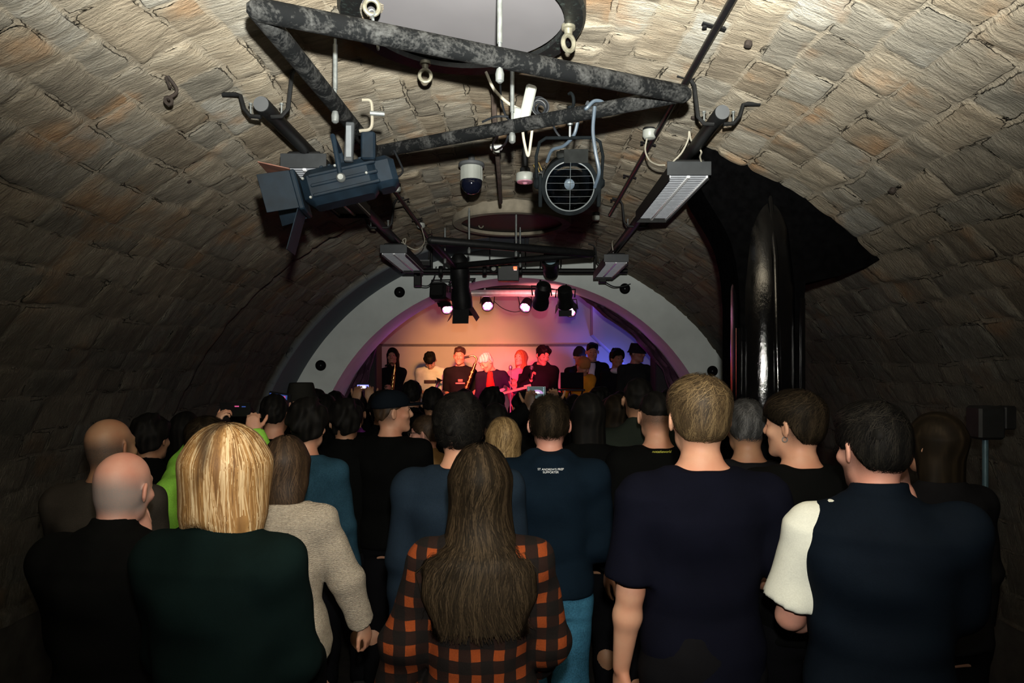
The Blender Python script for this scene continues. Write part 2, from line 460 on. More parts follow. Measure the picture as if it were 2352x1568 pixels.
def off_rows(rows, o, z0, z1, flare=0.0, neck=0.0):
    A = np.array(rows); zs = [z0] + [r[0] for r in rows if z0 < r[0] < z1] + [z1]; out = []
    for z in zs:
        v = [np.interp(z, A[:, 0], A[:, i]) for i in (1, 2, 3, 4)]
        f = flare * max(0, (1.1 - z)) / .3
        oo = o if z < 1.42 else o * .8
        out.append((z, v[0], v[1], v[2] + oo + f, v[3] + oo + f))
    return out
def ik(S, W, l1, l2, pole):
    S, W = np.asarray(S, float), np.asarray(W, float); d = W - S; L = np.linalg.norm(d); mx = (l1 + l2) * .995
    if L > mx: W = S + d * mx / L; d = W - S; L = mx
    a = (l1 * l1 - l2 * l2 + L * L) / (2 * L); h = math.sqrt(max(l1 * l1 - a * a, 0)); u = d / L
    p = np.asarray(pole, float); p = nrm(p - u * (p @ u)); return S + u * a + p * h, W
def hand_sd(sd, W, dirv, nrmv, right, curl=.35, thumb=.5, s=1.0, spread=1.0, simple=False):
    """W wrist, dirv fingers' direction, nrmv out of the PALM"""
    y = nrm(dirv); z = np.asarray(nrmv, float); z = nrm(z - y * (z @ y)); x = np.cross(y, z)
    R = np.stack([x, y, z], 1); fr = (R, np.asarray(W, float))
    # x axis: thumb side sign
    sg = -1.0 if right else 1.0
    sd.ell((0, .052 * s, .0), (.041 * s, .054 * s, .016 * s), .012, fr=fr)
    sd.ell((sg * .020 * s, .035 * s, .008 * s), (.020 * s, .032 * s, .014 * s), .01, fr=fr)
    xs = [.029, .010, -.010, -.028]; ls = [.072, .080, .075, .058]
    for i in range(4):
        b = np.array([sg * xs[i] * s, (.092 - abs(xs[i] + .003) * .35) * s, .0]); a = curl * (1 + .08 * i)
        r = .0088 * s - i * .0003; sx = sg * (xs[i] * 1.0) * .9 * spread
        segs = [.45, .32, .23]; ang = a * .55; p = b
        for j, q in enumerate(segs):
            d = nrm([sx * (3.2 if j == 0 else 2), math.cos(ang), math.sin(ang)]); p2 = p + d * ls[i] * q * s
            sd.cap(p, p2, r * (1 - .07 * j), r * (.95 - .1 * j), .005 if j else .008, fr=fr); p = p2; ang += a * .8
    t0 = np.array([sg * .022 * s, .022 * s, .006 * s]); t1 = t0 + np.array([sg * (.022 + .02 * thumb), .032, .010]) * s
    t2 = t1 + np.array([sg * (.004 + .022 * thumb), .028, .006]) * s; t3 = t2 + np.array([sg * .012 * thumb, .022, .003]) * s
    sd.cap(t0, t1, .014 * s, .0115 * s, .008, fr=fr).cap(t1, t2, .0108 * s, .0098 * s, .004, fr=fr).cap(t2, t3, .0098 * s, .0078 * s, .004, fr=fr)
    return fr
HAIRC = dict(
    black=((.003, .003, .003), (.006, .0055, .005), (.018, .016, .013), None),
    dark=((.004, .003, .002), (.011, .008, .005), (.034, .024, .014), None),
    dbrown=((.005, .0035, .002), (.012, .008, .0045), (.040, .027, .015), None),
    brown=((.012, .007, .004), (.032, .018, .009), (.085, .05, .026), None),
    fair=((.018, .012, .006), (.065, .042, .02), (.18, .125, .06), None),
    blonde=((.10, .045, .013), (.27, .145, .05), (.58, .45, .27), (.035, .020, .010)),
    dblonde=((.05, .03, .012), (.19, .12, .05), (.42, .29, .14), None),
    grey=((.03, .03, .03), (.09, .088, .085), (.24, .24, .235), None),
    dgrey=((.010, .010, .010), (.03, .03, .03), (.10, .10, .10), None),
    ginger=((.10, .025, .008), (.34, .10, .03), (.65, .28, .10), None),
    white=((.18, .16, .15), (.45, .42, .42), (.75, .72, .72), None))
SKIN = dict(fair=(.47, .26, .17), mid=(.38, .2, .12), pink=(.48, .25, .19), tan=(.28, .155, .09))
def hair_hull(style, hf, L=.0, vol=1.0):
    s = Sd(); v = vol
    if style in ('short', 'fade', 'curly', 'quiff', 'moptop'):
        e = dict(short=.004, fade=.001, curly=.020, quiff=.006, moptop=.006)[style] * v
        s.ell((0, -.014, .029), (.0775 + e, .0985 + e, .0900 + e), fr=hf)
        if style != 'fade': s.ell((0, -.036, -.022), (.060 + e * .6, .060 + e * .6, .050), .035, fr=hf)
        if style == 'quiff': s.ell((.008, .055, .080), (.054, .044, .034), .03, fr=hf); s.ell((0, .0, .088), (.062, .078, .032), .03, fr=hf)
        if style == 'moptop': s.ell((0, -.008, .055), (.086, .106, .068), .02, fr=hf)
        if style == 'curly': s.ell((0, -.01, .055), (.078 + e, .092 + e, .068 + e), .02, fr=hf)
        if style == 'curly': s.hairline([-.2, -.05, -.02, .02, .05, .075, .2], [-.08, -.06, .0, .0, .040, .062, .068], hf)
        elif style == 'fade': s.hairline([-.2, -.06, -.02, .02, .05, .075, .2], [-.012, .0, .024, .024, .04, .06, .065], hf)
        elif style == 'moptop': s.hairline([-.2, -.06, -.022, .018, .05, .075, .2], [-.075, -.055, .016, .016, .03, .045, .048], hf)
        else: s.hairline([-.2, -.06, -.028, .018, .05, .075, .2], [-.08, -.055, .014, .012, .03, .058, .064], hf)
    elif style == 'fringe':      # bald on top
        s.ell((0, -.016, .02), (.0835, .104, .092), fr=hf); s.ell((0, .012, .10), (.066, .105, .06), .02, 's', fr=hf)
        s.hairline([-.2, -.06, -.03, .02, .05, .2], [-.055, -.045, .01, .015, .2, .3], hf)
    elif style == 'bob':
        s.ell((0, -.014, .032), (.100, .112, .100), .03, fr=hf)
        s.loft([(-.155, 0, -.018, .098, .084), (-.11, 0, -.016, .106, .098), (-.05, 0, -.014, .106, .106), (.03, 0, -.012, .098, .106)], .04, fr=hf, pw=2.1)
        s.ell((0, .13, -.10), (.078, .10, .135), .01, 's', fr=hf); s.ell((-.015, -.13, -.175), (.075, .09, .052), .02, 's', fr=hf)
    elif style in ('long', 'pony'):
        s.ell((0, -.014, .028), (.086, .108, .098), .03, fr=hf)
        w = .82 if style == 'pony' else 1.0
        if L < .36: s.loft([(-L, 0, -.050, .082 * vol, .040), (-L * .7, 0, -.045, .094 * vol, .060), (-L * .4, 0, -.030, .094, .078), (.02, 0, -.014, .086, .100)], .04, fr=hf, pw=2.1)
        else: s.loft([(-L, 0, -.135, .095 * w * vol, .034), (-L * .75, 0, -.130, .135 * w * vol, .044), (-L * .5, 0, -.112, .132 * w * vol, .052), (-.19, 0, -.078, .110 * w, .060), (-.13, 0, -.045, .098 * w, .066), (-.07, 0, -.022, .092 * w, .086), (.02, 0, -.014, .086, .100)], .04, fr=hf, pw=2.1)
        s.ell((0, .125, -.09), (.080, .118, .155), .01, 's', fr=hf)
    return s
def add_strands(sd, style, hf, L, rng_seed, count, mode):
    r = np.random.RandomState(rng_seed); u = r.normal(size=(count * 2, 3)); u /= np.linalg.norm(u, axis=1)[:, None]
    c = np.array([0, -.014, .035]); P = c + u * np.array([.095, .11, .1])
    if mode == 'down':
        keep = (P[:, 2] > -.01) & ((P[:, 1] < .06) | (P[:, 2] > .07))
    else:
        keep = (P[:, 2] > -.04) & ((P[:, 1] < .07) | (P[:, 2] > .06))
    P = P[keep][:count]; Pw = P @ hf[0].T + hf[1]; up = hf[0] @ np.array([0, 0, 1.]); fwd = hf[0] @ np.array([0, 1., 0]); sd_c = app(hf, (0, -.02, .05)); part = app(hf, (.012, -.035, .12))
    def flow(Q):
        q = Q - part; rad = q - (q @ up)[:, None] * up
        rad /= np.linalg.norm(rad, axis=1)[:, None] + 1e-3
        if mode == 'down': return rad * .5 - np.array([0, 0, 1.]) + (.25 * np.sin(Q[:, 2] * 26 + Q[:, 0] * 9))[:, None] * (hf[0] @ np.array([1., 0, 0])) * (style == 'long')
        side = np.clip(-(Q - sd_c) @ up * 12 + .3, 0, 1)[:, None]
        return rad * .7 + fwd * .35 * (1 - side) - np.array([0, 0, .9]) * side
    return Pw, flow
def person(label, pos, yaw=0., H=1.75, sex='m', near=1, head=(0, 0, 0), lean=(0, 0), skin='fair', hair=('short', 'dark'), top=None, bottom=None, arms=None,
           group=None, z0=0., shx=0.0, beard=False, hat=None, straps=None, extra=None, name='person', face=False, legs=True, wide=1.0):
    """pos (x, y); yaw about z (0 looks down the hall); arms dict R/L"""
    s = H / 1.75
    root = thing(name, label, 'person', (pos[0], pos[1], z0), yaw, group, s)
    rows = TORSO_M if sex == 'm' else TORSO_F
    rows = [(a, b + shx * max(0, min(1, (a - .9) / .4)), c, d * wide, e * (1 + (wide - 1) * .7)) for a, b, c, d, e in rows]
    Ru = rotx(-lean[0]) @ roty(lean[1]); uf = frame(Ru, (0, 0, .92))
    hw = (.172 if sex == 'm' else .150) * wide
    Rh = Ru @ rotz(head[0]) @ roty(head[2]) @ rotx(-head[1])
    npv = app(uf, (shx, .012, 1.53)); hf = (Rh, npv + Rh @ np.array([0, .018, .100]))
    h_body = {0: .006, 1: .0075, 2: .0105, 3: .013}[near]; h_cl = {0: .009, 1: .0095, 2: .012, 3: .015}[near]
    # joints
    J = {}
    for sgn, side in ((1, 'R'), (-1, 'L')):
        S = app(uf, (shx + sgn * hw, -.008, 1.395)); a = (arms or {}).get(side, {})
        if 'world' in a:
            w = (np.array(a['world'], float) - np.array([pos[0], pos[1], z0])) @ rotz(yaw) / s
        else: w = np.array(a.get('w', (sgn * .235, .05, .84)), float)
        l1, l2 = (.285, .255) if sex == 'm' else (.27, .24)
        E, w = ik(S, w, l1, l2, a.get('pole', (sgn * .25, -1, -.2)))
        dv = a.get('dir'); dv = nrm(w - E) if dv is None else nrm(np.array(dv, float))
        J[side] = dict(S=S, E=E, W=w, dir=dv, n=np.array(a.get('n', (-sgn, 0.2, 0)), float), curl=a.get('curl', .4), th=a.get('thumb', .4), sg=sgn, hand=a.get('hand', 1.0))
    # ---- body
    b = Sd()
    b.loft(off_rows(rows, -.012, .80, 1.51), fr=uf)
    b.cap(app(uf, (shx, -.012, 1.46)), npv + Rh @ np.array([0, .0, .06]), .056 if sex == 'm' else .047, .053 if sex == 'm' else .046, .03)
    k = .92 if sex == 'f' else 1.0
    b.ell((0, -.014, .026), (.0755 * k, .0955, .0895), .03, fr=hf)
    b.ell((0, .028, -.036), (.058 * k, .066, .078), .035, fr=hf)
    b.ell((0, -.03, -.03), (.062 * k, .06, .06), .03, fr=hf)
    b.cap((-.040, .02, -.075), (-.012, .072, -.102), .018, .016, .03, fr=hf).cap((.040, .02, -.075), (.012, .072, -.102), .018, .016, .03, fr=hf)
    b.cap((-.03, .076, .026), (.03, .076, .026), .012, .012, .018, fr=hf)
    for sg in (-1, 1):
        b.ell((sg * .031, .096, .006), (.019, .014, .013), .014, 's', fr=hf)
        b.ell((sg * .031, .076, .006), (.014, .013, .012), .003, fr=hf)
        b.ell((sg * .044, .062, -.028), (.020, .022, .018), .02, fr=hf)
        ef = (hf[0] @ rotz(sg * .50) @ rotx(-.12), app(hf, (sg * .081 * k, -.012, -.010)))
        b.ell((sg * .006, 0, 0), (.0085, .020, .033), .006, fr=ef)
        b.ell((sg * .016, .004, .002), (.007, .011, .019), .006, 's', fr=ef)
    b.cap((0, .088, .014), (0, .108, -.026), .008, .012, .012, fr=hf).ell((0, .098, -.032), (.018, .013, .009), .01, fr=hf)
    b.cap((-.017, .084, -.060), (.017, .084, -.060), .007, .007, .008, fr=hf).cap((-.013, .083, -.071), (.013, .083, -.071), .008, .008, .008, fr=hf)
    for j in J.values():
        r = 1.0 if sex == 'm' else .84
        b.cap(app(uf, (shx + j['sg'] * .09, -.01, 1.41)), j['S'], .052 * r, .056 * r, .04)
        mid = j['S'] * .55 + j['E'] * .45
        b.cap(j['S'], mid, .050 * r, .049 * r, .03).cap(mid, j['E'], .048 * r, .038 * r, .03)
        m2 = j['E'] * .68 + j['W'] * .32
        b.cap(j['E'], m2, .038 * r, .042 * r, .025).cap(m2, j['W'], .041 * r, .0265 * r, .02)
        j['hf'] = hand_sd(b, j['W'], j['dir'], j['n'], j['sg'] > 0, j['curl'], j['th'], (1.0 if sex == 'm' else .9) * j['hand'])
    if legs:
        for sg in (-1, 1):
            b.cap((sg * .085, -.005, .88), (sg * .09, .012, .49), .082, .052, .04).cap((sg * .09, .012, .49), (sg * .093, -.018, .33), .052, .053, .03)
            b.cap((sg * .093, -.018, .33), (sg * .095, -.02, .09), .053, .034, .03).cap((sg * .095, -.035, .04), (sg * .11, .11, .028), .034, .026, .03)
    bz = [(.75, .03), (1.20, .016), (9, h_body)] if near < 3 else [(1.2, .03), (9, h_body)]
    if min(J['R']['W'][2], J['L']['W'][2]) < 1.2 and near < 2: bz = [(.66, .03), (9, h_body * 1.1)]
    st, hc = hair[0], hair[1]
    def stub(V):
        Q = (V - hf[1]) @ hf[0]; x, y, z = Q[:, 0], Q[:, 1], Q[:, 2]; sm = lambda a, lo, hi: np.clip((a - lo) / (hi - lo), 0, 1)
        m = np.zeros(len(V)); isear = (np.abs(x) > .078 * k) & (y > -.035) & (y < .02) & (z < .03) & (z > -.05)
        if st in ('fade', 'short', 'curly', 'quiff', 'moptop', 'buzz'):
            m = sm(z, -.085, -.03) * sm(-y, -.012 if st != 'x' else 0, .03) * (.85 if st != 'fade' else .8)
            m = np.maximum(m, sm(z, .0, .03) * sm(-y, -.05, -.02) * .8)
        if st == 'bald':
            m = sm(.055 - z, 0, .06) * sm(z, -.11, -.06) * sm(-y, -.055, -.01) * .85
        if beard:
            m = np.maximum(m, sm(-z, .03, .055) * sm(y, -.01, .03) * sm(z, -.135, -.115) * .7 * (1 - (sm(.012 - np.abs(x), 0, .002) * (np.abs(z + .06) < .01))))
        m[isear] *= .05
        return dict(stub=m)
    stubc = HAIRC[hc][1] if hc in HAIRC else (.02, .015, .01)
    if st == 'bald': stubc = (.20, .19, .185) if hc == 'grey' else (.04, .035, .03)
    sk = skin_mat('skin_%s_%s' % (skin, hc), SKIN[skin], stubc)
    sd_obj('body', b, h_body, sk, root, bz, stub)
    if face:
        for sg in (-1, 1):
            m_ = MB().lathe([(.001, -.002), (.006, -.001), (.006, .003), (.005, .006), (.001, .009)], tuple(app(hf, (sg * .031, .0835, .006))), tuple(Rh @ np.array([0, 1, 0.])), 10); m_.build('eye', mat('eye_dark', (.03, .02, .015), .2), root)
            MB().tube([app(hf, (sg * .016, .0905, .030)), app(hf, (sg * .032, .0885, .036)), app(hf, (sg * .048, .078, .031))], .0022, 6).build('eyebrow', mat('brow', (.10, .045, .03), .8), root)
        MB().tube([app(hf, (x, .0925 - abs(x) * .15, -.0655)) for x in (-.02, -.01, 0, .01, .02)], .0022, 5).build('mouth', mat('lips', (.25, .06, .06), .5), root)
    # ---- hair / headwear
    if st not in ('bald', 'buzz', 'none'):
        L = hair[2] if len(hair) > 2 else .3; hs = hair_hull(st, hf, L, hair[3] if len(hair) > 3 else 1.0)
        fr_ = {'curly': (.009, 75), 'moptop': (.004, 80), 'short': (.0025, 150), 'quiff': (.005, 90), 'fade': (.0015, 200), 'fringe': (.002, 150), 'bob': (.003, 40), 'long': (.004, 30), 'pony': (.003, 30)}[st]
        hull = hair_hull(st, hf, L, hair[3] if len(hair) > 3 else 1.0)
        hs.wob(fr_[0], fr_[1], 3, (1, 1, .25) if st in ('bob', 'long', 'pony') else (1, 1, 1))
        hm = hair_mat('hair_' + hc, *HAIRC[hc]); hh = {0: .0045, 1: .006, 2: .008, 3: .011}[near]
        V, Q = sd_mesh(hs, hh); V = relax(V, Q, 1)
        rng = np.random.RandomState(int(abs(pos[0]) * 97) + 3)
        tone = .5 + .5 * np.sin(V[:, 0] * 160 + V[:, 1] * 90 + 3 * np.sin(V[:, 2] * 9)) * .6
        def rootf(V):
            q = (V - hf[1]) @ hf[0]; dpart = np.abs(q[:, 0] - .012 - .012 * np.sin(q[:, 2] * 40)) + np.maximum(0, .085 - q[:, 2]) * .22
            return np.clip(1.3 - dpart / .028, 0, 1) * .9
        A = [V]; B = [Q]; T = [tone * .6 + .1]; nv = len(V)
        if near == 0 and not hat and st in ('bob', 'long', 'pony', 'quiff', 'short', 'moptop', 'curly'):
            mode = 'down' if st in ('bob', 'long', 'pony') else 'whorl'
            cnt = {'bob': 5200, 'long': 4200, 'pony': 2200, 'quiff': 4200, 'short': 3600, 'moptop': 4200, 'curly': 4200}[st]
            rts, flow = add_strands(hull, st, hf, L, 4, cnt, mode)
            ln = {'bob': .36, 'long': L + .2, 'pony': L + .2, 'quiff': .085, 'short': .05, 'moptop': .10, 'curly': .07}[st]
            ze = app(hf, (0, 0, -L * .96))[2] if st in ('long', 'pony') else (app(hf, (0, 0, -.148))[2] if st == 'bob' else -9)
            v2, q2, t2 = strands(hull, rts, flow, ln, (.0, .006 if mode == 'down' else .010), 16 if mode == 'down' else 8, .0012 if mode == 'down' else .0008, ze, (.05 if st == 'bob' else .12) if mode == 'down' else .16 if st != 'curly' else .9, rng)
            if 1:    # locks share a tone
                rr = np.repeat((rts - hf[1]) * (1 if mode == 'down' else .8), 34 if mode == 'down' else 18, 0); t2 = np.clip(.35 * t2 + .65 * (.5 + .5 * np.sin(rr[:, 0] * 190 + rr[:, 1] * 70)), 0, 1)
            A.append(v2); B.append(q2 + nv); T.append(t2)
        V = np.concatenate(A); Q = np.concatenate(B); T = np.concatenate(T)
        new_obj('hair', np_mesh('hair', V, Q, attrs=dict(tone=T, root=rootf(V))), hm, root)
    if hat: hat(root, hf)
    # ---- clothes
    if top:
        kind, cm, o = top['kind'], top['mat'], top.get('o', .012)
        c = Sd(); z_h = top.get('hem', .86); zt = top.get('neck', 1.49)
        c.loft(off_rows(rows, o, z_h, zt, top.get('flare', 0.0)), .02, fr=uf, pw=2.3)
        sl = top.get('sleeve', 'long'); ro = o * .9 + .004; g = top.get('bag', 0.0)
        if top.get('collar'): c.cone(app(uf, (shx, -.004, zt - .03)), app(uf, (shx, .008, zt + .035)), .080, .070, .03)
        if top.get('hood'): c.ell((shx, -.075, 1.455), (.095, .062, .055), .04, fr=uf); c.cap(app(uf, (shx - .07, -.02, 1.49)), app(uf, (shx + .07, -.02, 1.49)), .04, .04, .04)
        for sd_, j in J.items():
            if sl == 'none': continue
            if top.get('only') and sd_ != top['only']: continue
            r = 1.0 if sex == 'm' else .86
            c.cap(app(uf, (shx + j['sg'] * .10, -.012, 1.41)), j['S'], .055 * r + ro * .6, .056 * r + ro, .045)
            if sl == 'short': c.cone(j['S'], j['S'] + (j['E'] - j['S']) * top.get('sl', .62), .055 * r + ro, .050 * r + ro + g, .03)
            else:
                c.cap(j['S'], j['E'], .053 * r + ro, .043 * r + ro + g, .03)
                c.cone(j['E'], j['W'] - (j['W'] - j['E']) * top.get('cuff', .03), .043 * r + ro + g, .030 * r + ro + g * .7, .02)
                c.ell(j['E'], (.045 * r + ro + g,) * 3, .02)
        c.wob(top.get('fold', .004), 16, 8, (1, 1, 2.2)); c.wob(top.get('fold', .004) * .5, 46, 5, (1, 1, 1))
        sd_obj(top.get('name', 'shirt'), c, h_cl, cm, root)
        if top.get('vest'):
            vs = Sd(); vs.loft(off_rows(rows, o + .018, z_h, zt + .01), .02, fr=uf, pw=2.3); vs.cone(app(uf, (shx, -.004, zt - .04)), app(uf, (shx, .006, zt + .045)), .088, .074, .03)
            for j in J.values(): vs.cap(app(uf, (shx + j['sg'] * .06, -.012, 1.425)), app(uf, (shx + j['sg'] * (hw - .028), -.01, 1.405)), .058, .060, .03)
            vs.wob(.004, 20, 8); sd_obj('vest', vs, h_cl, top['vest'], root)
    if bottom and legs:
        t = Sd(); t.loft(off_rows(rows, .009, .82, 1.02), .03, fr=uf)
        for sg in (-1, 1): t.cap((sg * .085, -.005, .86), (sg * .092, .010, .49), .100, .075, .03).cone((sg * .092, .010, .50), (sg * .096, -.02, .075), .074, .060, .02)
        t.wob(.004, 26, 4); sd_obj('trousers', t, .010 if (bottom.get('fine')) else h_cl * 1.5, bottom['mat'], root)
        for sg in (-1, 1):
            f_ = Sd(); f_.cap((sg * .095, -.05, .05), (sg * .112, .13, .036), .046, .036, .03).box((sg * .104, .04, .014), (.042, .125, .014), .01, .01); f_.plane((0, 0, .002), (0, 0, -1))
            sd_obj('shoe', f_, .012, cloth('shoe_dark', (.02, .02, .02), .6), root, it=0)
    if straps:
        for pts, r_, m_ in straps: MB().tube([app(uf, p) for p in pts], r_, 6).build('bag_strap', m_, root)
    info = dict(root=root, J=J, hf=hf, uf=uf, s=s, yaw=yaw, pos=np.array([pos[0], pos[1], z0]))
    info['W'] = lambda p: info['pos'] + rotz(yaw) @ (np.asarray(p, float) * s)
    return info
def back_text(txt, size, z, info, garment_sd_y, m, name='lettering', x=0.0, italic=0.0, thick=.0008):
    cu = bpy.data.curves.new('t', 'FONT'); cu.body = txt; cu.size = size; cu.align_x = 'CENTER'; cu.extrude = thick; cu.shear = italic; cu.space_line = .95
    o = bpy.data.objects.new('t', cu); C.objects.link(o); bpy.context.view_layer.update()
    me = bpy.data.meshes.new_from_object(o.evaluated_get(bpy.context.evaluated_depsgraph_get())); bpy.data.objects.remove(o)
    me.name = name; n = len(me.vertices); co = np.zeros(n * 3, np.float32); me.vertices.foreach_get('co', co); co = co.reshape(-1, 3)
    # text lies in x-z on the back (-Y side), read from behind
    X = co[:, 0] + x; Z = co[:, 1] + z; Y = garment_sd_y(X, Z) - .0016 - co[:, 2]
    me.vertices.foreach_set('co', np.stack([X, Y, Z], 1).astype(np.float32).ravel()); me.update()
    return new_obj(name, me, m, info['root'])
def back_surface(o, info=None, meshname='shirt'):
    """y of the back of a garment part, by ray casting its mesh"""
    from mathutils.bvhtree import BVHTree
    me = [c for c in info['root'].children if c.name.startswith(meshname)][0].data
    bvh = BVHTree.FromPolygons([v.co for v in me.vertices], [p.vertices for p in me.polygons])
    def f(X, Z):
        out = []
        for x, z in zip(X, Z):
            h = bvh.ray_cast(Vector((x, -1.0, z)), Vector((0, 1, 0))); out.append(h[0].y if h[0] else -.12)
        return np.array(out)
    return f
# ------------------------------------------------------------ the cellar: stone barrel vault
R0, Z0 = 2.67, 0.53
R1, Z1 = 2.226, 0.654
YR, YB, YE = 7.40, 8.05, 10.8           # arch face, its back, stage end wall
def vz(x, r=R0, z=Z0): return z + math.sqrt(max(r * r - x * x, 0))
def vault():
    rng = np.random.RandomState(5)
    yv = axis_nonuni(-1.6, YR + .02, [(1.2, .05), (4.6, .0135), (9, .02)]); yv[-1] = YR + .02
    nu = 620; U = np.linspace(0, PI * R0, nu)
    uu, vv = np.meshgrid(U, yv, indexing='ij')
    def fbm(a, b, sc, seed):
        o = 0; r = np.random.RandomState(seed)
        for k in range(4):
            f = sc * 2 ** k
            for _ in range(3):
                t = r.uniform(0, 2 * PI); p = r.uniform(0, 6.3); o = o + np.sin((a * math.cos(t) + b * math.sin(t)) * f + p) / (2 ** k * 3)
        return o
    wu = uu + .026 * fbm(uu, vv, 5, 1) + .006 * fbm(uu, vv, 30, 2); wv = vv + .024 * fbm(uu, vv, 6, 3) + .006 * fbm(uu, vv, 34, 4)
    rows = [-.3]
    while rows[-1] < PI * R0 + .3: rows.append(rows[-1] + rng.choice([.125, .145, .165, .185, .21], p=[.15, .25, .3, .2, .1]))
    rows = np.array(rows); ri = np.clip(np.searchsorted(rows, wu) - 1, 0, len(rows) - 2)
    e_u = np.minimum(wu - rows[ri], rows[ri + 1] - wu); fu = (wu - rows[ri]) / (rows[ri + 1] - rows[ri]) - .5
    e_v = np.zeros_like(uu); sid = np.zeros(uu.shape, int); fv = np.zeros_like(uu); cnt = 0
    for i in range(len(rows) - 1):
        m = ri == i
        c = [-2.2 - rng.uniform(0, .3)]
        while c[-1] < YR + .6: c.append(c[-1] + rng.uniform(.16, .36) * (1.25 if rows[i + 1] - rows[i] > .17 else 1))
        c = np.array(c)
        if m.any():
            j = np.clip(np.searchsorted(c, wv[m]) - 1, 0, len(c) - 2)
            e_v[m] = np.minimum(wv[m] - c[j], c[j + 1] - wv[m]); sid[m] = cnt + j; fv[m] = (wv[m] - c[j]) / (c[j + 1] - c[j]) - .5
        cnt += len(c)
    k = .013; h = np.maximum(k - np.abs(e_u - e_v), 0) / k; edge = np.minimum(e_u, e_v) - h * h * k * .25
    edge = edge - .004 - .004 * fbm(uu, vv, 22, 9)
    tone = rng.uniform(0, 1, cnt)[sid]; hue = rng.uniform(0, 1, cnt)[sid]; tu = rng.normal(0, 1, cnt)[sid]; tv = rng.normal(0, 1, cnt)[sid]; hh = rng.uniform(-.4, 1, cnt)[sid]
    ed = np.clip(edge, 0, 1); body = 1 - np.exp(-ed / .014)
    disp = body * (.0045 + .004 * hh + .009 * tu * fu + .012 * tv * fv) + body * .0035 * fbm(uu, vv * 2.4, 26, 6) - .004 * np.clip(-edge / .006, 0, 1)
    th = uu / R0; X = np.cos(th); left = X < .05
    plaster = np.clip((vv - 6.72) / .03, 0, 1) * left
    disp = disp * (1 - plaster * .95)
    disp = disp - .06 * np.clip((vv - 4.97) / .03, 0, 1) * np.clip((-X - .28) / .04, 0, 1) * (1 - plaster)
    r = R0 - disp
    V = np.stack([r * np.cos(th), vv, Z0 + r * np.sin(th)], 2).reshape(-1, 3); n = len(yv)
    a = (np.arange(nu - 1)[:, None] * n + np.arange(n - 1)[None, :]).ravel()
    Q = np.stack([a, a + 1, a + n + 1, a + n], 1)
    return np_mesh('ceiling', V, Q, attrs=dict(edge=edge.ravel(), tone=tone.ravel(), hue=hue.ravel(), plaster=plaster.ravel()))
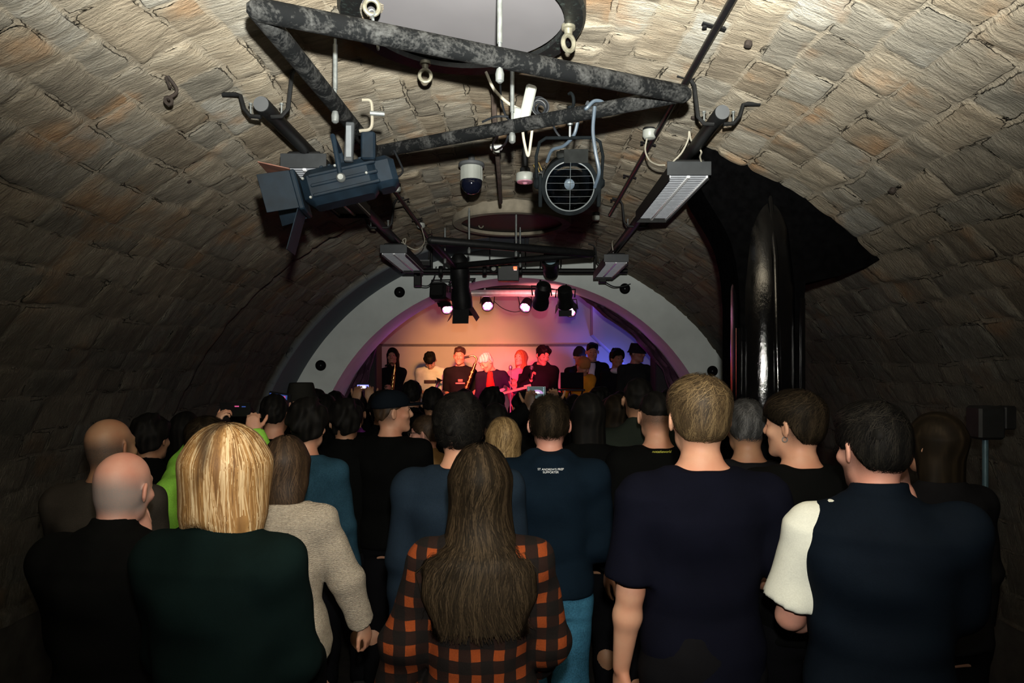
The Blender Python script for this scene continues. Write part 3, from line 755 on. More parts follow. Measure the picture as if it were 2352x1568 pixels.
def stone_mat():
    m, nt, b = _new('sandstone_vault'); v = coords(nt)
    A = lambda k: N(nt, 'ShaderNodeAttribute', attribute_name=k).outputs['Fac']
    # bedding streaks run across the hall, stretched
    vs = coords(nt, (7, 60, 24)); st = N(nt, 'ShaderNodeTexNoise', Scale=1.0, Detail=6, Roughness=.62, Distortion=.9); nt.links.new(vs, st.inputs['Vector'])
    bl = N(nt, 'ShaderNodeTexNoise', Scale=5.0, Detail=5); nt.links.new(v, bl.inputs['Vector'])
    fn = N(nt, 'ShaderNodeTexNoise', Scale=150.0, Detail=3); nt.links.new(v, fn.inputs['Vector'])
    s = math_(nt, 'MULTIPLY_ADD', st.outputs['Fac'], .5, math_(nt, 'MULTIPLY_ADD', A('tone'), .22, math_(nt, 'MULTIPLY', bl.outputs['Fac'], .42)))
    c = ramp(nt, s, [(.32, (.12, .097, .072)), (.5, (.215, .178, .13)), (.66, (.30, .255, .19)), (.85, (.40, .36, .285))])
    c2 = ramp(nt, s, [(.32, (.115, .105, .086)), (.6, (.245, .225, .185)), (.85, (.41, .40, .36))])
    c = mixc(nt, math_(nt, 'MULTIPLY_ADD', A('hue'), 1.6, -.45, clamp=True), c, c2)
    # rusty patches on some stones
    ru = N(nt, 'ShaderNodeTexNoise', Scale=3.2, Detail=4); nt.links.new(v, ru.inputs['Vector'])
    c = mixc(nt, math_(nt, 'MULTIPLY', math_(nt, 'MULTIPLY_ADD', ru.outputs['Fac'], 7, -4.0, clamp=True), .6), c, (.36, .19, .08))
    mo = mixc(nt, fn.outputs['Fac'], (.24, .205, .155), (.36, .315, .245))
    n5 = N(nt, 'ShaderNodeTexNoise', Scale=55.0, Detail=3); nt.links.new(v, n5.inputs['Vector'])
    e = math_(nt, 'MULTIPLY_ADD', bl.outputs['Fac'], .004, math_(nt, 'ADD', A('edge'), math_(nt, 'MULTIPLY_ADD', n5.outputs['Fac'], .009, -.0045)))
    mk = math_(nt, 'MULTIPLY_ADD', e, -220, 1.6, clamp=True)             # 1 in the mortar
    c = mixc(nt, math_(nt, 'MULTIPLY', mk, .75), c, mo)
    # hairline crack where stone meets mortar
    ck = math_(nt, 'SUBTRACT', 1.0, math_(nt, 'MULTIPLY', math_(nt, 'ABSOLUTE', math_(nt, 'SUBTRACT', e, .0062)), 480), clamp=True)
    n4 = N(nt, 'ShaderNodeTexNoise', Scale=7.0, Detail=2); nt.links.new(v, n4.inputs['Vector'])
    ck = math_(nt, 'MULTIPLY', ck, math_(nt, 'MULTIPLY_ADD', n4.outputs['Fac'], 9, -4.6, clamp=True))
    c = mixc(nt, math_(nt, 'MULTIPLY', ck, .78), c, (.03, .025, .018))
    # soot lower on the vault, deepened in the colour for the flash's falloff
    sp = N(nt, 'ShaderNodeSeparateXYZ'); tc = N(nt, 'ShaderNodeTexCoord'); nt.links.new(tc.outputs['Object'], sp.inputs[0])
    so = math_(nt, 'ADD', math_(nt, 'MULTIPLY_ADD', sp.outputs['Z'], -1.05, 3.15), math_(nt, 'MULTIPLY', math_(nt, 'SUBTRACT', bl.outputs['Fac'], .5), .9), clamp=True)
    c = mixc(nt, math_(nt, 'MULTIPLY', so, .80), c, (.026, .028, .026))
    c = mixc(nt, A('plaster'), c, (.15, .175, .20))
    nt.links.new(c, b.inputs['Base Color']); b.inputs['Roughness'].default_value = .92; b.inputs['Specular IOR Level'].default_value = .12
    h = math_(nt, 'MULTIPLY_ADD', st.outputs['Fac'], 1.0, math_(nt, 'MULTIPLY_ADD', fn.outputs['Fac'], .25, math_(nt, 'MULTIPLY', ck, -1.2)))
    h = math_(nt, 'MULTIPLY', h, math_(nt, 'SUBTRACT', 1.0, A('plaster')))
    bump(nt, b, h, .9, .012)
    return m
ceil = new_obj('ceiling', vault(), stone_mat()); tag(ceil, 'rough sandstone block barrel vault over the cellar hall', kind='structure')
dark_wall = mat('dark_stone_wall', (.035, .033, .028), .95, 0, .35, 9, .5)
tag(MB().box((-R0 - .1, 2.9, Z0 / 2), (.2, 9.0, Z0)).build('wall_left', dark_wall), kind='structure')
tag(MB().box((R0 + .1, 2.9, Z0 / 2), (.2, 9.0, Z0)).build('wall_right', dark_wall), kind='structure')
tag(MB().box((0, 4.6, -.05), (6.4, 12.6, .1)).build('floor', mat('floor_boards', (.02, .017, .014), .6, 0, .4, 14, .3)), kind='structure')
tag(MB().box((0, -1.7, 1.6), (5.6, .2, 3.3)).build('wall_rear', dark_wall), kind='structure')
# end arch ring, painted
def plaster_mat(name, col):
    m = mat(name, col, .85, 0, .06, 5, .15); return m
pl = plaster_mat('arch_plaster', (.74, .80, .79)); soff = plaster_mat('stage_plaster', (.42, .36, .42))
def arch_pts(r, zc, n=72):
    P = [(r, 0.0)]; a0 = 0
    return P + [(r * math.cos(PI * k / n), zc + r * math.sin(PI * k / n)) for k in range(n + 1)] + [(-r, 0.0)]
o_, i_ = arch_pts(R0 + .03, Z0), arch_pts(R1, Z1)
mb = MB(); n = len(o_)
mb.add([(x, YR, z) for x, z in o_] + [(x, YR, z) for x, z in i_] + [(x, YB, z) for x, z in i_] + [(x, YB, z) for x, z in o_],
       [(k + j * n, k + 1 + j * n, k + 1 + ((j + 1) % 4) * n, k + ((j + 1) % 4) * n) for j in range(4) for k in range(n - 1)])
tag(mb.build('wall_arch', pl), 'smooth pale grey painted arch ring framing the stage', kind='structure')
bw = mat('stage_end_wall_paint', (.46, .41, .38), .8, 0, .04, 3, .08)
tag(MB().box((0, YE + .08, 1.7), (6.0, .16, 3.4)).build('wall_back', bw), kind='structure')
tag(MB().box((-2.95, 9.4, 1.7), (.1, 2.8, 3.4)).build('wall_stage_left', soff), kind='structure')
tag(MB().box((2.95, 9.4, 1.7), (.1, 2.8, 3.4)).build('wall_stage_right', soff), kind='structure')
tag(MB().box((0, 9.45, 3.35), (6.0, 2.8, .1)).build('ceiling_stage', soff), kind='structure')
tag(MB().box((0, YE - .015, 2.262), (5.6, .03, .035), bev=.006).build('trim_1', mat('dado_rail_paint', (.13, .10, .10), .6)), kind='structure')
# stair boxing at the right of the stage wall
q = lambda px, py, d=10.35: (at(px, py, d)[0], at(px, py, d)[2])
tag(MB().prism([q(1362, 690), q(1362, 768), q(1452, 852), q(1540, 930), q(1640, 930), q(1640, 690)], 10.35, YE).build('wall_stair_boxing', bw), 'sloping plaster underside of a stair at the stage back', kind='structure')
# black painted arch and pillar
col = MB()
def q2(px, py, d=3.42): p = at(px, py, d); return (p[0], p[2])
top = [(x, vz(x) + .03) for x in np.linspace(.968, 1.86, 14)]
poly = top + [q2(2030, 592), q2(1990, 612), q2(1925, 634), q2(1850, 650), q2(1846, 720), (1.46, 1.0), (1.46, .0), (1.16, 0), (1.16, 1.2), q2(1700, 700), q2(1696, 640), q2(1690, 600), q2(1679, 556), q2(1662, 520), q2(1642, 487), q2(1620, 452), q2(1612, 436)]
col.prism(poly, 3.42, 3.72)
arch = thing('pillar', 'glossy black painted pillar flaring into an arch against the stone vault, right of the stage', 'pillar', (0, 0, 0))
def gloss_tar():
    m, nt, b = _new('black_gloss_paint'); v = coords(nt, (1, 1, .35)); n = N(nt, 'ShaderNodeTexNoise', Scale=70.0, Detail=5, Roughness=.7); nt.links.new(v, n.inputs['Vector'])
    n2 = N(nt, 'ShaderNodeTexNoise', Scale=9.0, Detail=3); nt.links.new(v, n2.inputs['Vector'])
    b.inputs['Base Color'].default_value = (.0015, .0015, .0018, 1); b.inputs['Roughness'].default_value = .08; b.inputs['Specular IOR Level'].default_value = .45
    bump(nt, b, math_(nt, 'MULTIPLY_ADD', n.outputs['Fac'], .5, n2.outputs['Fac']), .30, .006); return m
tar = gloss_tar(); arch_paint = mat('arch_black_paint', (.002, .002, .0022), 1.0, 0, .3, 30, .2, .0)
arch['kind'] = 'structure'
col.build('arch_face', arch_paint, arch)
MB().lathe([(.165, 0), (.165, 1.3), (.160, 2.3), (.135, 2.6), (.08, 2.8)], (1.31, 3.52, 0), (0, 0, 1), 40).build('shaft', tar, arch)
MB().tube([(1.325, 3.35, .1), (1.325, 3.352, 1.8), (1.318, 3.375, 2.45), (1.312, 3.44, 2.78)], .017, 12).build('drain_pipe', tar, arch)
MB().tube([(1.155, 3.42, .1), (1.155, 3.42, 2.1)], .016, 8).tube([(1.47, 3.42, .1), (1.47, 3.42, 2.25)], .016, 8).build('edge_bead', tar, arch)
# stage
tag(MB().box((0, 9.43, .225), (5.7, 2.70, .45), bev=.01).build('stage_platform', mat('stage_black', (.01, .01, .011), .6)), 'low black stage platform behind the arch', 'stage')
# swagged drapes behind the arch
plum = cloth('plum_drape', (.10, .05, .085), .9, .3, 90)
def drape(img, side, label):
    P = [at(px, py, 8.12) for px, py in img]; nseg = 60; V = []; n2 = 9
    d = np.cumsum([0] + [np.linalg.norm(P[i + 1] - P[i]) for i in range(len(P) - 1)]); d /= d[-1]
    B = np.array(P); outer = []
    for k in range(nseg + 1):
        t = k / nseg; b = np.array([np.interp(t, d, B[:, i]) for i in range(3)])
        v = np.array([b[0], b[2] - Z1]); ang = math.atan2(v[1], v[0]); o = np.array([(R1 + .05) * math.cos(ang), 0, Z1 + (R1 + .05) * math.sin(ang)])
        for j in range(n2 + 1):
            s = j / n2; V.append((b[0] * (1 - s) + o[0] * s, 8.12 + .035 * math.sin(j * 1.9 + k * .33) + .02 * math.sin(k * .9), b[2] * (1 - s) + o[2] * s))
    f = [(k * (n2 + 1) + j, k * (n2 + 1) + j + 1, (k + 1) * (n2 + 1) + j + 1, (k + 1) * (n2 + 1) + j) for k in range(nseg) for j in range(n2)]
    o = MB().add(V, f).build('drape', plum); sm = o.modifiers.new('t', 'SOLIDIFY'); sm.thickness = .012
    return tag(o, label, 'curtain', 'drapes behind the stage arch')
drape([(1010, 652), (985, 668), (962, 690), (940, 715), (910, 738), (880, 762), (868, 792), (850, 850), (830, 930), (800, 1050)], -1, 'swagged plum drape edge along the left inside of the stage arch')
drape([(1330, 680), (1362, 700), (1380, 716), (1398, 735), (1430, 755), (1462, 780), (1490, 812), (1520, 850), (1550, 930), (1580, 1050)], 1, 'swagged plum drape edge along the right inside of the stage arch')
pp = at(1165, 656, 8.20); pd = thing('pelmet_bar', 'thin black pelmet bar above the rolled projection screen', 'bar', tuple(pp)); MB().box((0, 0, 0), (1.05, .05, .045), bev=.01).build('beam', BLACKM, pd)
for x in (-.4, .4): MB().tube([(x, 0, 0), (x, 0, 3.30 - pp[2])], .008, 8).build('drop_rod', BLACKM, pd)
sc_ = thing('projection_screen', 'rolled up projection screen in a white tube case above the stage', 'projection screen', tuple(at(1185, 673, 8.35)))
MB().lathe([(.03, -.55), (.042, -.545), (.042, .545), (.03, .55)], (0, 0, 0), (1, 0, 0), 20).build('case', mat('screen_case_white', (.6, .58, .6), .35, .2), sc_)
for x in (-.38, .38): MB().box((x, 0, .04), (.02, .02, .06)).tube([(x, 0, .05), (x, 0, 3.30 - at(0, 673, 8.35)[2])], .005, 6).build('hanging_bracket', STEEL, sc_)

# ------------------------------------------------------------ ceiling hatches
def hatch(cx, cy, r, label, ringm, panelm, lo):
    t = thing('ceiling_hatch', label, 'hatch', (cx, cy, lo)); zt = .17
    MB().lathe([(r - .075, .02), (r - .075, .0), (r - .01, .0), (r, .012), (r, zt), (r - .02, zt)], (0, 0, 0), (0, 0, 1), 64, caps=False).build('ring_frame', ringm, t)
    MB().lathe([(.001, .03), (r - .07, .03), (r - .07, .05), (.001, .05)], (0, 0, 0), (0, 0, 1), 64).build('panel', panelm, t)
    return t
def hatch_black():
    m, nt, b = _new('flaking_black_paint'); v = coords(nt); n = N(nt, 'ShaderNodeTexNoise', Scale=34.0, Detail=6, Roughness=.75); nt.links.new(v, n.inputs['Vector'])
    nt.links.new(ramp(nt, n.outputs['Fac'], [(.53, (.004, .005, .005)), (.62, (.018, .026, .024)), (.74, (.07, .085, .08))]), b.inputs['Base Color']); b.inputs['Roughness'].default_value = .5
    bump(nt, b, n.outputs['Fac'], .3, .005); return m
hb = hatch_black()
h1 = hatch(-.14, 2.43, .435, 'round ceiling hatch with flaking black ring and grey panel, nearest the camera', hb, mat('hatch_grey_panel', (.145, .14, .15), .7, 0, .08, 3), 3.125)
h2 = hatch(-.02, 5.75, .50, 'second round ceiling hatch with dusty stone rim, towards the stage', mat('hatch_rim_dust', (.24, .21, .16), .85, 0, .2, 14), mat('hatch_dark_panel', (.02, .014, .014), .7), 3.10)
BRASS = mat('dull_galvanised', (.19, .18, .135), .45, .45, .25, 50, .1)
def eye_bolt(p, label, rz=0., s=1.0, m=BRASS):
    t = thing('eye_bolt', label, 'eye bolt', p, rz, 'eye bolts at the ceiling hatches', s)
    MB().lathe([(.022, 0), (.022, -.012), (.014, -.014), (.012, -.03)], (0, 0, .004), (0, 0, 1), 16).build('collar', m, t)
    MB().torus((0, 0, -.052), .023, .0075, (0, 1, .15), 24, 8).build('ring', m, t)
    return t
eye_bolt((-.32, 2.74, 3.125), 'galvanised eye bolt on the front rim of the near ceiling hatch', .1)
eye_bolt((.235, 2.45, 3.125), 'galvanised eye bolt on the right rim of the near ceiling hatch', .7, 1.15)
eye_bolt((-.42, 2.22, 3.125), 'galvanised eye bolt on the left of the near hatch, with a twisted chain below', .3)
eye_bolt(tuple(at(1105, 507, 5.9)), 'small eye bolt under the second ceiling hatch', .2, .8)
ch = MB()
for k in range(6): ch.torus((-.42 + .004 * k, 2.22, 3.055 - .022 * k), .010, .003, (1, 0, 0) if k % 2 else (0, 1, 0), 12, 5)
tag(ch.build('chain', STEEL), 'short twisted steel chain hanging from the left eye bolt', 'chain')

# ------------------------------------------------------------ triangular tube frames
DUST = dusty('dusty_black_tube')
def tri_frame(dx, dy, label, m, group='triangular tube frames hung under the hatches'):
    zf = 2.85
    A, B, Cc = np.array([-.640, 1.83, zf + .01]), np.array([.628, 2.37, zf]), np.array([-.575, 2.97, zf - .012])
    t = thing('triangle_frame', label, 'hanging frame', (dx, dy, 0), 0, group)
    for P, Q, rr in ((A, B, .031), (A, Cc, .029), (B, Cc, .027)):
        d = nrm(Q - P); e = .028
        MB().tube([P - d * e, P - d * e * .5, P, (P + Q) / 2, Q, Q + d * e * .5, Q + d * e], rr, 16, rs=[rr * .35, rr * .8, rr, rr, rr, rr * .8, rr * .35]).build('tube', m, t)
    for (x, y, zt) in ((-.36, 1.95, 3.13), (.0, 2.103, 3.13), (-.602, 2.45, 3.08), (.03, 2.67, 3.13)):
        if dx == 0 and dy == 0 and x == -.36: continue
        mb = MB().tube([(x, y, zt), (x, y, zf - .04)], .0055, 8).tube([(x, y, zt - .02), (x, y, zf + .05)], .0085, 10)
        mb.lathe([(.006, -.072), (.013, -.066), (.014, -.045), (.010, -.03)], (x, y, zf), (0, 0, 1), 12); mb.build('hanging_rod', STEEL, t)
    return t
tri_frame(0, 0, 'dusty black steel tube triangle hanging under the near ceiling hatch', DUST)
tri_frame(0.02, 3.30, 'smaller looking black tube triangle hanging under the far hatch', BLACKM)

# ------------------------------------------------------------ heater-like track pipes and louvred lights along both sides
def track(x, y0, y1, z, label, far=False):
    t = thing('lighting_pipe', label, 'pipe', (x, 0, z), 0, 'long black pipes along the vault')
    MB().lathe([(.030, y0), (.0315, y0 + .004), (.0315, y0 + .10), (.0295, y0 + .104), (.0295, y1 - .004), (.026, y1)], (0, 0, 0), (0, 1, 0), 20).build('pipe', BLACKM, t)
    MB().lathe([(.002, y0 - .004), (.029, y0 - .003), (.029, y0 + .003), (.002, y0 + .004)], (0, 0, 0), (0, 1, 0), 20).build('end_cap', GREYP, t)
    for by in (y0 + .05, (y0 + y1) / 2, y1 - .3):
        for s in (-1, 1):
            xe = s * .15; ze = vz(x + xe) - z
            MB().tube([(s * .02, by, -.03), (s * .06, by, -.028), (s * .085, by, 0), (s * .10, by, ze * .75), (s * .118, by, ze - .012), (s * .17, by, vz(x + s * .17) - z - .004)], .0085, 8).build('bracket', BLACKM, t)
            MB().lathe([(.004, 0), (.004, .045), (.008, .046), (.008, .052)], (s * .06, by, -.03), (0, 0, 1), 8).build('bolt', STEEL, t)
    return t
track(-.925, 2.60, 6.9, 2.905, 'long black pipe bracketed along the left of the vault')
track(.875, 2.75, 6.9, 2.93, 'long black pipe bracketed along the right of the vault')
ALU = mat('louvre_aluminium', (.34, .36, .40), .35, .35, .1, 30, .08)
def luminaire(x, y0, ln, z, label, tilt=0., roll=0.):
    t = thing('louvre_light', label, 'ceiling light', (x, y0, z), 0, 'louvred strip lights under the side pipes'); t.rotation_euler = (tilt, roll, 0)
    w = .19
    b = MB().box((0, ln / 2, .055), (w * .8, ln, .05), bev=.006)
    for s in (-1, 1): b.box((s * (w / 2 - .002), ln / 2, .015), (.004, ln, .07))
    b.box((0, ln - .003, .015), (w, .006, .07)); b.build('housing', BLACKM, t)
    MB().box((0, -.004, .034), (w + .02, .007, .066), bev=.003).build('end_plate', mat('dark_steel_sheet', (.045, .05, .055), .4, .4, .15, 20), t)
    re = MB()
    for s in (-1, 1):
        cx = s * w * .235; vs = []; fs = []
        for i in range(9):
            a = -1.25 + 2.5 * i / 8; vs += [(cx + math.sin(a) * w * .235, .01, .012 + math.cos(a) * .028), (cx + math.sin(a) * w * .235, ln - .01, .012 + math.cos(a) * .028)]
        for i in range(8): fs.append((2 * i, 2 * i + 1, 2 * i + 3, 2 * i + 2))
        re.add(vs, fs)
    re.build('reflector', mat('louvre_reflector', (.02, .022, .025), .3, .5), t)
    lo = MB(); nb = int(ln / .033)
    for k in range(nb):
        y = .015 + k * (ln - .03) / nb; lo.box((0, y, .001), (w * .93, .003, .009))
    lo.build('louvre', ALU, t)
    sp = MB().box((0, ln / 2, -.002), (.017, ln - .01, .012), bev=.005).box((-w * .47, ln / 2, -.002), (.006, ln - .01, .012)).box((w * .47, ln / 2, -.002), (.012, ln - .01, .012), bev=.004); sp.build('louvre_rail', mat('bright_rail', (.9, .92, .96), .35, .0, .05, 30), t)
    for s in (.2, .8): MB().tube([(0, ln * s, .08), (0, ln * s, .13)], .006, 8).build('hanger', STEEL, t)
    return t
luminaire(.86, 3.24, .95, 2.812, 'black louvred strip light hanging below the right pipe, bright aluminium fins')
luminaire(-.93, 3.12, .95, 2.812, 'black louvred strip light under the left pipe, half hidden by the blue spotlight')
luminaire(.86, 5.75, .95, 2.79, 'far louvred strip light on the right, faint violet rails')
luminaire(-.93, 5.30, .95, 2.79, 'far louvred strip light on the left, thin bright rails')

# ------------------------------------------------------------ thin conduits, junction pots, cables
def conduit(x, y0, y1, label):
    z = vz(x) - .030; t = thing('conduit', label, 'conduit', (x, 0, z), 0, 'thin black conduits on the vault')
    MB().tube([(0, y0, 0), (0, y1, 0)], .0135, 10).build('rod', GLOSSB, t)
    y = y0 + .25
    while y < y1:
        a = math.atan2(x, z - Z0 + .03)
        MB().box((0, y, .018), (.085, .02, .005), roty(a), bev=.002).lathe([(.009, 0), (.007, .008)], (.033, y, .008), (0, 0, 1), 8).lathe([(.009, 0), (.007, .008)], (-.033, y, .012), (0, 0, 1), 8).build('clip', BLACKM, t); y += .62
    return t
conduit(.735, 1.5, 5.2, 'thin glossy black conduit running up the right of the vault crown')
conduit(-.765, 3.3, 6.4, 'thin black conduit running along the left of the vault crown')
def junction(p, label, m2=WHITEP, s=1.0):
    t = thing('ceiling_rose', label, 'ceiling rose', p, 0, 'white round ceiling roses on the conduits', s)
    MB().lathe([(.030, .035), (.034, .03), (.034, .0)], (0, 0, 0), (0, 0, 1), 24).build('base', BLACKM, t)
    MB().lathe([(.035, 0), (.035, -.028), (.026, -.040), (.006, -.044)], (0, 0, 0), (0, 0, 1), 24).build('cover', m2, t)
    return t
junction(tuple(at(1492, 300, 3.42)), 'white ceiling rose on the right conduit above the strip light')
junction(tuple(at(967, 513, 5.62)), 'white ceiling rose at the end of the left conduit', s=.95)
junction(tuple(at(912, 430, 4.3)), 'small pale ceiling rose beside the blue spotlight tail', s=.7)
junction(tuple(at(1369, 496, 5.1)), 'small pale cap at the far end of the right conduit', s=.8)
def cable(pts, r, m, label, cat='cable', name='cable', group=None):
    return tag(MB().tube(bez(pts, 8), r, 7).build(name, m), label, cat, group)
cable([at(1486, 318, 3.42), at(1482, 345, 3.40), at(1492, 368, 3.36), at(1510, 378, 3.30), at(1527, 379, 3.26)], .0042, CABLEW, 'white flex looping from the right ceiling rose to the strip light')
cable([at(1545, 372, 3.24), at(1566, 350, 3.2), at(1580, 322, 3.17), at(1583, 302, 3.15), at(1586, 318, 3.17), at(1592, 330, 3.2)], .0042, CABLEW, 'pointed loop of white flex above the right strip light')
cable([at(1607, 342, 3.15), at(1611, 350, 3.16), at(1608, 360, 3.2), at(1611, 372, 3.24)], .0042, CABLEW, 'short kinked white flex beside the black pipe')
cable([at(968, 521, 5.6), at(975, 555, 5.5), at(958, 573, 5.4), at(935, 565, 5.4), at(925, 552, 5.4), at(932, 548, 5.42), at(930, 560, 5.44), at(922, 556, 5.45)], .0042, CABLEW, 'thin white flex looping under the far left ceiling rose')
cable([at(1408, 575, 5.75), at(1406, 560, 5.75), at(1408, 552, 5.8)], .004, CABLEW, 'short pale flex above the far right strip light')
# camera dome, detector, sensor
dc = thing('dome_camera', 'white ceiling security camera with black glass dome', 'security camera', tuple(at(1083, 392, 4.1)))
MB().lathe([(.074, .045), (.078, .04), (.078, .026), (.066, .022)], (0, 0, 0), (0, 0, 1), 32).build('mount_ring', GREYP, dc)
bb = MB().lathe([(.063, .024), (.063, -.062), (.060, -.064)], (0, 0, 0), (0, 0, 1), 32)
for k in range(20): a = 2 * PI * k / 20; bb.box((math.cos(a) * .0635, math.sin(a) * .0635, -.02), (.003, .003, .08), rotz(a))
bb.build('housing', WHITEP, dc)
MB().lathe([(.064, -.06), (.064, -.075), (.060, -.10), (.046, -.124), (.025, -.138), (.002, -.142)], (0, 0, 0), (0, 0, 1), 32).build('dome', mat('smoked_dome', (.004, .005, .012), .06), dc)
MB().tube([(0, 0, .045), (0, 0, vz(at(1083, 392, 4.1)[0]) - at(1083, 392, 4.1)[2] - .01)], .02, 12).build('stem', GREYP, dc)
sd1 = thing('heat_detector', 'white round detector with pink underside hanging left of the round spotlight', 'detector', tuple(at(1206, 408, 3.75)))
MB().lathe([(.048, .022), (.050, .018), (.050, -.016), (.046, -.022)], (0, 0, 0), (0, 0, 1), 32).build('body', WHITEP, sd1)
MB().lathe([(.046, -.021), (.044, -.026), (.015, -.029), (.010, -.036), (.001, -.037)], (0, 0, 0), (0, 0, 1), 32).build('face', mat('pink_face', (.45, .2, .27), .4), sd1)
MB().lathe([(.030, .022), (.028, .05), (.018, .06), (.012, vz(.08) - at(1206, 408, 3.75)[2])], (0, 0, 0), (0, 0, 1), 20).build('stem', BLACKM, sd1)
ps = thing('motion_sensor', 'small silver motion sensor tied to a grey conduit left of the power strip', 'sensor', tuple(at(1140, 338, 3.3)))
MB().box((0, 0, 0), (.06, .04, .022), bev=.008).build('body', mat('silver_grey', (.5, .52, .54), .4, .3), ps)
MB().lathe([(.018, -.01), (.016, -.028), (.004, -.034)], (0, 0, 0), (0, 0, 1), 16).build('lens', WHITEP, ps)
cable([at(1130, 165, 3.0), at(1134, 215, 3.05), at(1136, 270, 3.15), at(1140, 330, 3.35), at(1146, 400, 3.75), at(1150, 465, 4.5)], .0125, mat('rusty_conduit', (.075, .055, .045), .7, .2, .4, 30, .2), 'rusty grey conduit hanging down the middle of the crown', 'conduit', 'conduit')
cable([at(1116, 165, 2.75), at(1135, 205, 2.75), at(1165, 235, 2.72), at(1195, 252, 2.70)], .006, CABLEW, 'thick white flex running into the back of the power strip')
cable([at(1200, 295, 2.68), at(1204, 325, 2.68), at(1213, 358, 2.7), at(1219, 325, 2.68), at(1223, 292, 2.66)], .0055, CABLEW, 'white flex hanging in a sharp V below the power strip')
pw = thing('power_strip', 'white extension socket block tied upright behind the tube triangle', 'power strip', tuple(at(1210, 245, 2.70)), .2); pw.rotation_euler = (.1, .22, .2)
MB().box((0, 0, 0), (.042, .03, .17), bev=.007).build('block', WHITEP, pw)
MB().box((-.03, 0, -.05), (.035, .03, .07), bev=.008).build('plug', WHITEP, pw)
for k in range(3): MB().box((0, -.0155, .055 - k * .05), (.028, .002, .03), bev=.001).build('socket', mat('socket_face', (.5, .52, .48), .5), pw)
cl = MB()
for k in range(5): cl.torus(tuple(at(1240 + 3 * math.sin(k * 2), 243 + 2 * k, 2.75)), .035 - .004 * k, .004, (.3 * k - .5, 1, .2 * k), 28, 6)
tag(cl.build('coiled_cable', CABLEB), 'black cable coiled up beside the white power strip', 'cable')
for i, (pts, lab) in enumerate((([at(1350, 235, 2.6), at(1345, 250, 2.5), at(1365, 232, 2.5), at(1385, 236, 2.52), at(1388, 258, 2.52), at(1370, 262, 2.5)], 'grey blue flex wrapped twice round the frame tube above the round spotlight'),
     ([at(1366, 245, 2.48), at(1362, 300, 2.48), at(1368, 350, 2.48), at(1376, 395, 2.5), at(1366, 430, 2.56)], 'grey blue flex dropping from the frame to the right of the round spotlight'),
     ([at(1328, 275, 2.58), at(1318, 310, 2.6), at(1295, 335, 2.65), at(1268, 345, 2.7), at(1256, 372, 2.75)], 'grey blue flex from the frame into the back of the round spotlight'),
     ([at(1150, 165, 2.8), at(1150, 215, 2.8), at(1160, 262, 2.75), at(1175, 280, 2.72)], 'thin dark flex hanging behind the upper frame tube'),
     ([at(1168, 268, 2.7), at(1138, 268, 2.72), at(1108, 280, 2.76)], 'dark flex bundled along the lower frame tube'),
     ([at(1170, 300, 2.7), at(1160, 330, 2.8), at(1138, 345, 3.1), at(1132, 330, 3.1), at(1150, 302, 2.75)], 'grey flex looped round the silver motion sensor'),
     ([at(905, 345, 2.9), at(918, 372, 2.85), at(925, 392, 2.8), at(915, 405, 2.7), at(895, 408, 2.62)], 'black flex curling into the tail of the blue spotlight'),
     ([at(1275, 262, 2.62), at(1268, 275, 2.62), at(1276, 300, 2.6), at(1290, 318, 2.6)], 'thin wire safety loop left of the round spotlight hook'))):
    cable(pts, .0065 if i < 3 else .0045, mat('blue_grey_flex', (.05, .07, .095), .5) if i < 3 else CABLEB, lab)
for i, (px, py, lab) in enumerate(((375, 110, 'twisted rusty iron hook on the stones at the upper left'), (1720, 97, 'small black bolt head in the stones right of the long conduit'), (1595, 266, 'small black bolt head in the stones below the frame tip'), (2052, 435, 'tiny rusty hook in the stones at the right'), (430, 412, 'small rusty nail in the stones left of the blue spotlight'))):
    d = 2.4
    for _ in range(40):
        p = at(px, py, d); rr = math.hypot(p[0], p[2] - Z0)
        if rr > R0 - .012: break
        d += .05
    n_ = np.array([-p[0], 0, Z0 - p[2]]); n_ /= np.linalg.norm(n_); p = p + n_ * .004
    if i in (0,):
        mb = MB().tube(bez([p, p + n_ * .05 + np.array([.012, -.02, .02]), p + n_ * .035 + np.array([-.012, -.01, -.04]), p + n_ * .05 + np.array([.014, .02, -.09]), p + n_ * .03 + np.array([.0, .0, -.15])], 8), .006, 8).torus(p + n_ * .03 + np.array([.004, 0, -.155]), .012, .006, (0, 1, .5), 16, 6)
        mb.tube(bez([p + np.array([.01, 0, .03]), p + n_ * .04, p + n_ * .02 + np.array([-.012, 0, -.05]), p + n_ * .03 + np.array([.01, 0, -.11])], 8), .005, 8)
        tag(mb.build('iron_hook', mat('rust_iron', (.03, .022, .018), .8, .3)), lab, 'hook')
    else:
        tag(MB().lathe([(.013, -.006), (.015, 0), (.013, .012), (.004, .015)], p, n_, 8).build('bolt_head' if i < 3 else 'iron_nail', mat('rust_iron', (.03, .022, .018), .8, .3)), lab, 'bolt' if i < 3 else 'nail')

# ------------------------------------------------------------ spotlights
def lookR(d, up=(0, 0, 1)):
    y = nrm(d); x = nrm(np.cross(y, up)); z = np.cross(x, y); return np.stack([x, y, z], 1)
def set_rot(o, R): o.rotation_euler = Matrix(R.tolist()).to_euler()
NAVY = mat('dark_blue_enamel', (.0040, .0095, .0165), .6, .0, .35, 18, .2, .15)
